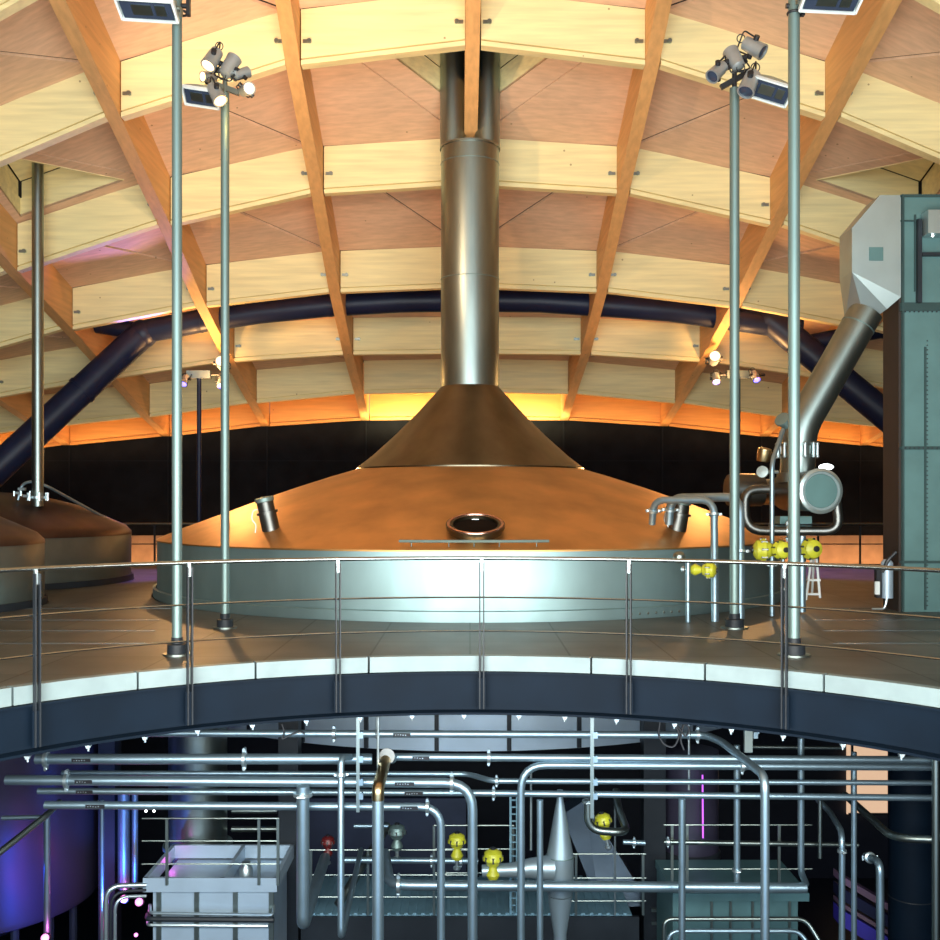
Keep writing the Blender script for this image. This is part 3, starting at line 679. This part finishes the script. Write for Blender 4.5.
G3 = 'steel pipes beside the mashing machine'
pipe('steel pipe looping over the tun rim, nearer the rim, clamped at both ends', [(652, 524, 16.1), (654, 500, 15.95), (714, 500, 15.4), (715, 622, 15.1)], 7, rad=.22, clamps=((0, .55), (2, .12)), grp=G3)
pipe('steel pipe arching from the lid to the thick mast, second of the pair', [(669, 524, 16.4), (671, 498, 16.3), (740, 497, 15.6), (740, 619, 15.3)], 8.5, rad=.24, clamps=((0, .55), (2, .45)), grp=G3)
pipe('short bare steel standpipe in front of the tun shell, left of the small valve', [(688, 560, 15.0), (688, 624, 15.0)], 5, rad=0, grp=G3)
pipe('thin tall steel pipe rising beside the mashing cylinder', [(772, 616, 15.6), (772, 462, 15.6), (783, 430, 16.1)], 4.6, rad=.15, clamps=((0, .43), (0, .33)), grp=G3)
pipe('thick dark steel pipe bent in a U below the mashing cylinder', [(771, 489, 16.4), (745, 490, 16.4), (745, 531, 16.4), (840, 531, 16.1), (836, 500, 16.1)], 9.5, DARKST, .32, clamps=((2, .45),), grp=G3)
pipe('steel standpipe under the right-hand yellow valve', [(802, 536, 16.1), (802, 612, 16.1)], 7.5, rad=0, clamps=((0, .2),), grp=G3)
pipe('thin steel pipe between the small valve and the railing post', [(783, 545, 15.3), (783, 618, 15.3)], 3.2, rad=0, clamps=((0, .6),), grp=G3)
valve('yellow valve actuator lying on its side, left of the mashing machine pair', P(763, 550, 15.35), 1.35, (-1, .1, 0))
valve('yellow valve actuator facing the viewer, middle of the row by the machine', P(781, 550, 15.2), 1.1, (.3, -1, .05))
valve('yellow valve actuator facing the viewer, rightmost by the ladder', P(811, 549, 15.9), 1.3, (.25, -1, .05))
valve('small yellow valve actuator hanging on the clamped pipe by the tun', P(709, 570, 15.0), 1.0, (.9, -.4, 0))
b = new()
lathe(b, [(.09, 0), (.09, .07), (.06, .11), (.02, .12)], P(679, 560, 14.95)+Vector((0, 0, 0)), 20, (0, -.5, 1)); tag(obj('sensor_head', b, DUCTST), 'shiny steel sensor head on the tun shell above the railing', 'sensor')
# step ladder
t = thing('step_ladder', 'small white step ladder standing by the right-hand valve', 'ladder', tuple(P(815, 600, 16.5)))
for y, x0, x1 in ((594, 808, 819), (580, 809, 818), (566, 810, 817)): obj('step', box(new(), (P(x0, y, 16.6)+P(x1, y, 16.6))/2, (.2, .1, .03)), WHITEP, t)
for a, c in (((812, 553, 16.6), (806, 600, 16.6)), ((816, 553, 16.6), (820, 598, 16.6)), ((814, 555, 16.8), (812, 594, 17.2))): obj('stile', cyl(new(), P(*a), P(*c), .02, 8), WHITEP, t)
# trolley pump beside the column
t = thing('hose_stand', 'white and black stand with a grey cylinder beside the teal duct column', 'stand', tuple(P(887, 609, 16.5)))
obj('cylinder', lathe(new(), [(.09, 0), (.09, .55), (.05, .6), (.02, .6)], P(887, 598, 16.3), 20), CLADW, t)
obj('foot', tube(new(), [P(872, 609, 16.3), P(884, 609, 16.3), P(886, 604, 16.3), P(887, 597, 16.3)], .02, 8, .05), CLAMP, t)
obj('bracket', box(new(), P(878, 583, 16.3), (.08, .1, .45)), BLACKP, t)
obj('arm', tube(new(), [P(882, 572, 16.25), P(888, 560, 16.2), P(896, 552, 16.2)], .03, 8, .04), BLACKP, t)
obj('clip', box(new(), P(877, 588, 16.2), (.07, .05, .2)), WHITEP, t)
obj('valve_head', sph(new(), P(886, 568, 16.3), .09, 7, (1.2, 1, .8)), CLAMP, t)

# ------------------------------------------------------------ lower level
GP = None
# horizontal runs
pipe('topmost steel pipe under the beam, turning forward into the big right downpipe', [(138, 733, 12.75), (706, 735, 12.75), (722, 742, 12.3), (765, 776, 10.7), (765, 1150, 10.7)], 7.5, rad=.16, clamps=((0, .985), (0, .345)), tags=((0, .465, .21),), braket=((0, .97), (0, .42)))
pipe('thick steel pipe running left to the brassy flanged elbow', [(36, 759, 12.3), (372, 759, 12.3)], 10.5, rad=.1, clamps=((0, .03), (0, .62)), tags=((0, .14, .22),))
b = pipe('brassy flanged elbow dropping from the thick pipe end', [(392, 758, 12.2), (386, 758, 12.0), (378, 788, 11.3), (378, 1150, 11.3)], 11, rad=.1)
obj('elbow_sleeve', tube(new(), [P(386, 758, 12.0), P(378, 788, 11.3), P(378, 800, 11.3)], .067, 16, .1), PIPEB, b)
obj('flange', lathe(new(), [(.09, 0), (.09, .03), (.03, .03)], P(387, 756, 11.95), 24, (0, -1, .1)), DARKST, b)
pipe('steel pipe at the level of the brassy elbow, running right', [(394, 757, 12.35), (935, 760, 12.35)], 7.5, rad=0, clamps=((0, .175),), tags=((0, .05, .2),))
pipe('thin steel pipe that steps down and back behind the thick ones', [(62, 773, 12.95), (468, 774, 12.95), (492, 781, 12.6), (940, 783, 12.6)], 5.2, rad=.12, clamps=((2, .01),))
pipe('steel pipe turning down just left of the first yellow valve pair', [(6, 780, 12.05), (457, 783, 12.05), (473, 798, 12.05), (473, 1150, 12.05)][0:1]+[(472.5, 783, 12.05), (472.5, 1150, 12.05)], 10, rad=.32, clamps=((0, .13), (0, .955)), tags=((0, .17, .2), (0, .855, .22)))
pipe('straight steel pipe, fifth down, passing behind the downpipes', [(38, 791, 12.65), (470, 793, 12.65), (940, 798, 12.65)], 6.5, rad=.1, clamps=((1, .05),), tags=((0, .11, .2), (0, .87, .22)))
pipe('lowest long steel pipe under the beam, turning down left of the yellow valve', [(45, 805, 12.1), (441, 807, 12.1), (441, 1150, 12.1)], 8, rad=.25, clamps=((0, .965),), tags=((0, .13, .22), (0, .92, .2)))
pipe('steel pipe elbowing out of the right bundle and down left of the cyclone', [(935, 767, 12.5), (521, 765, 12.3), (521, 1150, 12.3)], 7.5, rad=.3, clamps=((0, .47),))
# verticals
pipe('wide steel downpipe left of centre that bends away at its foot', [(303, 786, 11.85), (303, 925, 11.85), (325, 858, 14.6)], 13, rad=.12, clamps=((0, .06),), m_=PIPE)
pipe('slim steel downpipe next to the wide one, bending away at its foot', [(350, 757, 12.2), (341, 757, 12.0), (341, 938, 11.7), (361, 850, 14.8)], 6.5, rad=.12, clamps=((1, .1),))
pipe('slim steel downpipe directly left of the cyclone', [(540, 800, 12.3), (540, 1150, 12.3)], 6.5, rad=0)
pipe('steel downpipe midway between cyclone and big right downpipe', [(682, 799, 12.3), (682, 1150, 12.3)], 7, rad=0)
pipe('short steel branch rising from the long low cross pipe', [(737, 745, 12.9), (737, 884, 12.9)], 6.5, rad=0, clamps=((0, .9),))
pipe('steel branch that bends away at the right end of the low cross pipe', [(801, 738, 12.9), (801, 872, 12.9), (806, 884, 13.1)], 6.5, rad=.08)
pipe('long low cross pipe passing in front of the cyclone waist', [(385, 853, 13.9), (390, 885, 12.75), (806, 888, 12.75)], 9.5, rad=.25, clamps=((1, .02),))
pipe('thin downpipe right of the elbowed pair, at the right of the pipe bundle', [(854, 752, 12.8), (854, 1150, 12.8)], 5.5, rad=0)
pipe('bent pipe with a clamp arriving from behind, left of the thin downpipe', [(818, 800, 14.5), (830, 812, 14.2), (842, 832, 12.9), (842, 1150, 12.9)], 5.5, rad=.2, clamps=((2, .06),))
pipe('dark downpipe at the right edge of the photo', [(936, 745, 12.2), (936, 1150, 12.2)], 8, DUCTST, rad=0)
pipe('dark sloping pipe ending in a level run at the right edge', [(845, 795, 14.5), (893, 838, 12.6), (1000, 842, 12.0)], 7, DUCTST, rad=.25)
pipe('short hooked pipe with a clamped head low at the right', [(866, 856, 13.5), (880, 862, 13.0), (881, 1150, 13.0)], 7.5, rad=.15, clamps=((0, .3),))
pipe('thin dark hanging pipe left of the lit window', [(820, 800, 13.4), (820, 858, 13.4)], 4, DUCTST, rad=0)
pipe('thin pipe high under the beam at right, behind the others', [(752, 747, 13.4), (845, 748, 13.4)], 4, DUCTST, rad=0)
pipe('level steel pipe across the right-hand rail', [(664, 842, 13.6), (858, 845, 13.6)], 5, DUCTST, rad=0, clamps=((0, .02),))
pipe('level steel pipe left behind the downpipes, ending at the small valve', [(345, 860, 14.4), (478, 861, 14.4)], 6, rad=0, clamps=((0, .65), (0, .87)))
pipe('dark steel pipe sloping up behind the slim downpipe', [(338, 905, 14.6), (388, 825, 15.6)], 9, DUCTST, rad=0)
pipe('thin level pipe behind the brassy downpipe', [(354, 826, 14.6), (388, 826, 14.6)], 4, rad=0)
pipe('U-shaped dull steel bend hanging by the green valve', [(588, 800, 13.5), (588, 830, 13.5), (628, 833, 13.5), (618, 808, 14.2), (616, 790, 14.4)], 8, rad=.2, clamps=((0, .05),), m_=DUCTST)
pipe('short shiny steel pipe with a flange right of the U-bend', [(623, 842, 13.6), (645, 843, 13.6)], 5, rad=0, clamps=((0, .5),))
pipe('angled dark pipe rising left past the blue-lit pipes', [(-20, 868, 12.0), (48, 814, 12.8), (60, 802, 13.1)], 7, DUCTST, rad=.1)
pipe('short pale pipe below the bundle at the far left', [(2, 818, 13.0), (44, 817, 13.0)], 4.5, rad=0)
pipe('violet-lit tall pipe in front of the dark left tank', [(47, 812, 14.3), (47, 1150, 14.3)], 6.5, rad=0)
pipe('blue-lit tall pipe by the gantry, left one of the pair', [(124, 790, 15.2), (124, 888, 15.2)], 12, rad=0)
pipe('blue-lit tall pipe by the gantry, right one of the pair', [(135, 790, 15.0), (135, 890, 15.0)], 6, rad=0)
pipe('pink-lit slim tall pipe right of the dark left tank', [(102, 800, 14.2), (102, 1150, 14.2)], 4, rad=0)
# vertical hanging rods / supports
def support(label, px, y0, y1, Y, wpx):
    a, c = P(px, y0, Y), P(px, y1, Y); b = new(); wd = M(wpx, Y)
    box(b, (a+c)/2, (wd, wd*.6, abs(a.z-c.z)));
    t = thing('pipe_support', label, 'support', (c.x, c.y, c.z), 'upright pipe supports'); obj('upright', b, DUCTST, t)
    zs = [P(0, y, Y).z for y in (735, 759, 782, 796) if y0 < y < y1]
    for z in zs: b = new(); box(b, (a.x+wd*.9, Y-.01, z), (.05, .03, .07)); cyl(b, (a.x+wd*1.2, Y-.03, z+.03), (a.x+wd*1.2, Y+.03, z+.03), .012, 6); obj('lug', b, PIPE, t)
    return t
support('pale upright strut carrying the pipes, left of the brassy elbow', 358, 716, 812, 11.9, 3.4)
support('pale upright strut carrying the pipes, right of the cyclone', 592, 716, 818, 11.95, 3.6)
support('pale upright strut between pipes under the beam, near the cable loops', 748, 727, 752, 12.1, 8)
for px, y0, y1, Y, lb in ((378, 717, 790, 11.8, 'hair-thin hanging rod by the brassy elbow'), (531, 768, 850, 13.2, 'thin hanging rod left of the cyclone'), (689, 725, 790, 13.0, 'thin hanging rod near the cable loops'), (615, 800, 915, 14.8, 'thin hanging rod right of the cyclone')):
    tag(obj('hanging_rod', cyl(new(), P(px, y0, Y), P(px, y1, Y), .014, 8), CLAMP), lb, 'rod')
# cable loops
for lb, pts in (('dark looped cable hanging below the beam, near the cyclone side', [(660, 722), (658, 735), (664, 745), (674, 748), (680, 735), (676, 726)]), ('second dark looped cable beside the first', [(676, 724), (686, 738), (690, 728), (684, 722), (680, 740), (684, 750)]), ('small tangled cable hanging left under the beam', [(282, 724), (285, 732), (281, 740), (290, 735), (300, 731), (305, 734)])):
    tag(obj('hanging_cable', tube(new(), [P(x, y, 12.0) for x, y in pts], .012, 6, .06), BLACKP), lb, 'cable')

# cyclone
CYC = mat('cyclone_sheet', (.36, .47, .54), .42, .7, .06, 2)
t = thing('cyclone_separator', 'pale steel double-cone cyclone with a side horn behind the low cross pipe', 'vessel', tuple(P(560, 940, 13.5)))
c = P(560, 0, 13.5); zz = lambda y: P(0, y, 13.5).z; m_ = lambda px: M(px, 13.5)
base = Vector((c.x, 13.5, 0))
obj('upper_cone', lathe(new(), [(m_(3), zz(790)), (m_(3.2), zz(798)), (m_(13.5), zz(856))], base, 32), CYC, t)
obj('barrel', lathe(new(), [(m_(13.8), zz(856)), (m_(13.8), zz(882)), (m_(12.5), zz(894))], base, 32), CYC, t)
obj('lower_cone', lathe(new(), [(m_(12.5), zz(895)), (m_(6.5), zz(934)), (m_(6), zz(1100))], base, 32), CYC, t)
obj('joint_ring', torus(new(), base+Vector((0, 0, zz(856))), m_(14), .008, n=32), STEEL, t)
obj('side_horn', tube(new(), [P(552, 868, 13.45), P(530, 868, 13.4), P(512, 870, 13.4), P(482, 871, 13.4)], [m_(13), m_(9.5), m_(7), m_(6)], 24), CYC, t)
G4 = 'yellow valve actuators'
valve('yellow valve actuator standing on the level pipe between the two downpipes', P(457, 841, 14.3), 1.0, (0, 0, 1))
valve('domed yellow valve actuator on the cyclone inlet pipe', P(493, 858, 13.35), 1.05, (0, 0, 1))
valve('greenish yellow valve actuator inside the U-shaped bend', P(603, 821, 13.9), .95, (-.2, 0, 1))
valve('dull red valve low left between the downpipes', P(328, 842, 14.9), .8, (0, 0, 1), RED, 'small coloured valves')
valve('steel valve head right of the brassy downpipe', P(397, 832, 14.6), 1.0, (0, 0, 1), STEEL, 'small coloured valves')

# gantry boxes
def rail_set(t, pts, tops, posts, pbase, Y, r=.014):
    for y in tops: obj('rail', cyl(new(), P(pts[0], y, Y), P(pts[1], y, Y), r*.8, 8), DUCTST, t)
    for x in posts: obj('post', box(new(), (P(x, tops[0], Y)+P(x, pbase, Y))/2, (.035, .03, (P(x, tops[0], Y)-P(x, pbase, Y)).length)), DUCTST, t)
YG = 13.5
t = thing('clad_tank_box', 'pale ribbed rectangular tank with a railed rim, lower left', 'tank', tuple(P(212, 1150, YG)))
xa, xb = P(143, 0, YG).x, P(277, 0, YG).x; zt, zb = P(0, 878, YG).z, P(0, 892, YG).z
b = new(); box(b, ((xa+xb)/2, YG+.02, (zt+zb)/2), (xb-xa, .05, zt-zb)); box(b, ((xa+xb)/2, YG+1.3, (zt+zb)/2), (xb-xa, .05, zt-zb))
for x in (xa+.025, xb-.025, P(222, 0, YG).x): box(b, (x, YG+.66, (zt+zb)/2), (.05, 1.3, zt-zb))
obj('rim_band', b, CLADW, t)
obj('body', box(new(), ((xa+xb)/2, YG+.7, (zb-8)/2-.02), (xb-xa-.2, 1.2, zb+8)), CLADW, t)
b = new()
for x in (157, 195, 234, 270): box(b, (P(x, 0, YG).x, YG+.09, (zb-8)/2), (.06, .04, zb+8))
obj('upright_rib', b, DUCTST, t)
t2_ = thing('conduit_band', 'dark and pale pipes wrapped round the pale ribbed tank', 'pipe', tuple(P(212, 925, 13.3)))
obj('conduit', tube(new(), [P(150, 905, 13.6), P(150, 913, 13.45), P(273, 915, 13.45), P(274, 905, 13.6)], .02, 8, .05), CLAMP, t2_)
obj('conduit', tube(new(), [P(148, 915, 13.6), P(148, 919, 13.44), P(274, 920, 13.44)], .035, 8, .05), DARK, t2_)
obj('conduit', tube(new(), [P(148, 921, 13.6), P(148, 925, 13.45), P(268, 926, 13.45)], .022, 8, .05), CLAMP, t2_)
t = thing('gantry_railing', 'thin steel railing round the rim of the pale ribbed tank', 'railing', tuple(P(210, 880, YG)), 'gantry railings of the lower level')
rail_set(t, (142, 279), (818.5, 841, 864), (167, 259, 278), 885, YG-.02)
t = thing('tank_neck', 'grey round steel neck of the tank behind the left gantry railing', 'tank', tuple(P(198, 868, 15.0)))
obj('neck', lathe(new(), [(.42, 0), (.42, 2.9)], Vector((P(198, 0, 15.4).x, 15.4, P(0, 868, 15.0).z)), 40), DUCTST, t)
obj('collar', lathe(new(), [(.5, .0), (.5, .06), (.43, .07)], Vector((P(198, 0, 15.4).x, 15.4, P(0, 856, 15.0).z)), 40), STEEL, t)
for k, (x, y) in enumerate(((246, 874),)):
    tag(obj('bollard', lathe(new(), [(.09, 0), (.09, .12), (.06, .16), (.06, .2), (.02, .2)], P(x, 877, 13.9), 16), CLAMP), 'small steel cap inside the rim of the pale ribbed tank', 'fitting')
t = thing('shelf_pipes', 'stack of dim level pipes right of the tank neck', 'pipe', tuple(P(250, 865, 15.4)))
for y, w2 in ((811, 5), (829, 6), (845, 3), (857, 6)): obj('tube', cyl(new(), P(232, y, 15.6), P(277, y, 15.6), M(w2, 15.6)/2, 10), DUCTST, t)
# right gantry box
YR = 13.9
t = thing('teal_tank_box', 'teal ribbed rectangular tank with a rim, lower right', 'tank', tuple(P(745, 1150, YR)))
xa, xb = P(672, 0, YR).x, P(808, 0, YR).x; zt, zb = P(0, 892, YR).z, P(0, 900, YR).z
TL = mat('teal_box_sheet', (.09, .19, .21), .45, .3)
obj('rim_band', box(new(), ((xa+xb)/2, YR+.6, (zt+zb)/2), (xb-xa, 1.3, zt-zb)), TL, t)
obj('body', box(new(), ((xa+xb)/2-.05, YR+.65, (zb-8)/2), (xb-xa-.14, 1.2, zb+8)), TL, t)
b = new()
for x in (681, 712, 731, 753, 790): box(b, (P(x, 0, YR).x, YR+.035, (zb-8)/2), (.03, .04, zb+8))
obj('upright_rib', b, DUCTST, t)
t = thing('gantry_railing', 'dim thin railing above the teal ribbed tank', 'railing', tuple(P(740, 890, 13.7)), 'gantry railings of the lower level')
rail_set(t, (664, 812), (825, 869), (672, 687, 779), 892, 13.75)
t = thing('tank_neck', 'dark round tank neck with a violet streak behind the right railing', 'tank', tuple(P(694, 890, 15.6)))
obj('neck', lathe(new(), [(.42, 0), (.42, 1.9)], Vector((P(690, 0, 15.75).x, 15.75, P(0, 880, 15.6).z)), 40), PURPT, t)
obj('collar', lathe(new(), [(.45, .0), (.45, .08), (.43, .1)], Vector((P(690, 0, 15.75).x, 15.75, P(0, 858, 15.6).z)), 40), DARK, t)
obj('violet_streak', cyl(new(), P(702.5, 775, 15.2), P(703, 838, 15.2), .012, 8), mat('violet_streak_glow', (.5, .1, .7), .4, emit=(.5, .1, .8), estr=1.6), t)  # thin emissive cylinder draws the violet streak before the neck
for k, (y, xr, lb) in enumerate(((919, 806, 'upper rounded pipe loop in front of the teal tank'), (931, 800, 'middle rounded pipe loop in front of the teal tank'), (944, 792, 'lowest rounded pipe loop in front of the teal tank'))):
    pipe(lb, [(664-k*6, 1000, 13.2), (664-k*0+k*6, y, 13.2), (xr, y, 13.2), (xr+24, y+40, 13.0)], 4.5, DUCTST if k != 1 else PIPE, .12, name='pipe_loop', grp='rounded loops by the teal tank')
pipe('pale cable conduit loop at left, outer', [(106, 1000, 13.3), (106, 886, 13.3), (146, 885, 13.5)], 5, CLAMP, .2, name='pipe_loop', grp='rounded loops by the pale tank')
pipe('dark cable conduit loop at left, middle', [(110, 1000, 13.3), (111, 892, 13.3), (146, 890, 13.5)], 3, DARK, .2, name='pipe_loop', grp='rounded loops by the pale tank')
pipe('pale cable conduit loop at left, inner', [(115, 1000, 13.3), (115, 897, 13.3), (146, 896, 13.5)], 3.5, CLAMP, .18, name='pipe_loop', grp='rounded loops by the pale tank')
for lb, p in (('bright pink floor lamp below the blue-lit pipes', (139, 902, 13.9)), ('small pink lamp left of the bright pink one', (124, 899, 14.2)), ('tiny pink lamp lowest near the conduit loops', (136, 935, 13.9)), ('pink lamp at the foot of the violet-lit pipe', (45, 938, 13.5))):
    s = .05 if 'bright' in lb or 'foot' in lb else .025
    t = thing('accent_lamp', lb, 'lamp', tuple(P(*p)), 'pink accent lamps'); obj('lens', sph(new(), P(*p), s, 8), GLOWP, t); obj('housing', lathe(new(), [(s*.6, -s*1.6), (s*1.2, -s*1.2), (s*1.2, -s*.2)], P(*p), 16, (0, -1, .3)), BLACKP, t)
for lb, p in (('tiny green indicator lamp by the gantry rail', (154, 811, 14.2)), ('tiny white indicator lamp by the gantry rail', (146, 811, 14.2))):
    tag(obj('indicator_lamp', sph(new(), P(*p), .018, 6), GLOWC), lb, 'lamp')
# middle platform
t = thing('corrugated_platform', 'blue-grey corrugated walkway platform behind the downpipes', 'platform', tuple(P(480, 912, 15)))
b = new(); z = P(0, 912, 15.0).z
x = -2.35
while x < 2.3:
    box(b, (x, 15.7, z-.02), (.05, 1.5, .05)); box(b, (x+.06, 15.7, z-.035), (.07, 1.5, .03)); x += .12
obj('tread_sheet', b, CORR, t)
obj('edge_beam', box(new(), (0, 14.93, z-.28), (4.8, .06, .5)), DARK, t)
b = new()
for x in (-2.3, 0, 2.3): box(b, (x, 15.6, (z-8)/2-.1), (.16, .16, z+7.8))
obj('column', b, DARK, t)
t = thing('sloping_chute', 'dim blue sloping chute behind the cyclone', 'chute', tuple(P(620, 880, 16)))
prism_b = new(); prism(prism_b, [P(562, 815, 16.5), P(585, 800, 16.5), P(650, 906, 15.8), P(600, 908, 15.8)], (0, .5, 0)); obj('trough', prism_b, mat('chute_sheet', (.05, .08, .12), .4, .5), t)
t = thing('gantry_railing', 'thin railing of the corrugated platform left of centre', 'railing', tuple(P(390, 900, 14.9)), 'gantry railings of the lower level')
rail_set(t, (306, 477), (850, 875, 897), (311, 368, 434, 476), 915, 14.88)
t = thing('gantry_railing', 'thin railing of the corrugated platform right of the cyclone', 'railing', tuple(P(610, 900, 14.9)), 'gantry railings of the lower level')
rail_set(t, (566, 646), (854, 878, 901), (576, 643), 915, 14.88)
t = thing('gantry_railing', 'higher thin railing in the middle behind the valve pair', 'railing', tuple(P(495, 870, 15.2)), 'gantry railings of the lower level')
rail_set(t, (434, 514), (825.5, 849, 873), (434, 513), 915, 15.2)
t = thing('lattice_ladder', 'tall narrow steel cable ladder standing left of the cyclone', 'ladder', tuple(P(513, 940, 15)))
for x in (510.5, 517): obj('stile', box(new(), (P(x, 795, 15)+P(x, 960, 15))/2, (.03, .04, (P(x, 795, 15)-P(x, 960, 15)).length)), CORR, t)
b = new()
for y in range(800, 960, 7): box(b, P(513.7, y, 15.02), (.1, .02, .02))
obj('rung', b, CORR, t)['kind'] = 'stuff'
t = thing('service_column', 'dark square service column with two pale switch plates, right of the U-bend', 'column', (P(653, 0, 15.5).x, 15.5, -8))
obj('shaft', box(new(), (P(653, 0, 15.5).x, 15.5, -4.2), (.32, .3, 7.0)), DARK, t)
for y in (910, 923): obj('switch_plate', box(new(), P(657, y, 15.32), (.16, .03, .05)), DUCTST, t)
tag(obj('service_column', box(new(), (P(290, 0, 15.05).x, 15.05, -4.2), (.28, .3, 7.0)), DARK), 'dark square column behind the wide left downpipe', 'column')
tag(obj('service_column', box(new(), (P(110, 0, 15.6).x, 15.6, -4.2), (.24, .3, 7.0)), DARK), 'dark square column between the pink-lit and blue-lit pipes', 'column')
t = thing('round_column', 'thick dark round column near the right edge of the lower level', 'column', (P(912, 0, 14.5).x, 14.5, -8))
obj('shaft', lathe(new(), [(.31, 0), (.31, 7.4)], (P(912, 0, 14.5).x, 14.5, -8), 40), BEAMP, t)
obj('joint', torus(new(), (P(912, 0, 14.5).x, 14.5, P(0, 896, 14.5).z), .312, .008, n=36), DARK, t)
b = new(); box(b, P(382, 860, 20), (3.2, .2, 2.4)); tag(obj('dark_cabinet', b, mat('slatted_blue', (.03, .045, .09), .5)), 'dark blue slatted cabinet wall far behind the left downpipes', 'cabinet')
# left dark purple-lit tank
t = thing('purple_lit_tank', 'big dark tank washed in blue and violet light at the lower left edge', 'tank', (-7.6, 16, -8))
obj('shell', lathe(new(), [(.4, -4.9), (1.85, -4.25), (1.9, -4.15), (1.9, -.45)], (-7.6, 16, 0), 72), PURPT, t)
b = new()
for k in range(9):
    a = -1.3+k*.35; c = Vector((-7.6+math.sin(a)*1.6, 16-math.cos(a)*1.6, 0)); cyl(b, c+Vector((0, 0, -8)), c+Vector((0, 0, -4.3)), .06, 8)
obj('legs', b, DARK, t)
STR1 = mat('beige_stringer', (.16, .11, .08), .6); STR2 = mat('violet_lit_stringer', (.06, .05, .25), .5)  # the violet one has the violet light put into its colour
# stair flight with violet wash, lit window
t = thing('stair_flight', 'sloping stair flight with beige and violet-lit stringers, lower right', 'stairs', tuple(P(865, 940, 16)))
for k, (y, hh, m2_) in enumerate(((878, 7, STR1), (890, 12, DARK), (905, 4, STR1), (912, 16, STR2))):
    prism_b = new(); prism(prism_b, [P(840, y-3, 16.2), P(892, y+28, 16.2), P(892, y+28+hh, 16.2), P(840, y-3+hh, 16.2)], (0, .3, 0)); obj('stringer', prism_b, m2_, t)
t = struct('window_1', box(new(), (P(869, 776, 27.0)+P(869, 776, 27.0))/2, (1.15, .05, 1.95)), WINL)
b = new()
for x in (852, 889): box(b, P(x, 776, 26.95), (.05, .08, 2.0))
for y in (739, 757, 783, 814): box(b, P(870, y, 26.95), (1.1, .08, .05))
obj('window_frame', b, DARK, t)
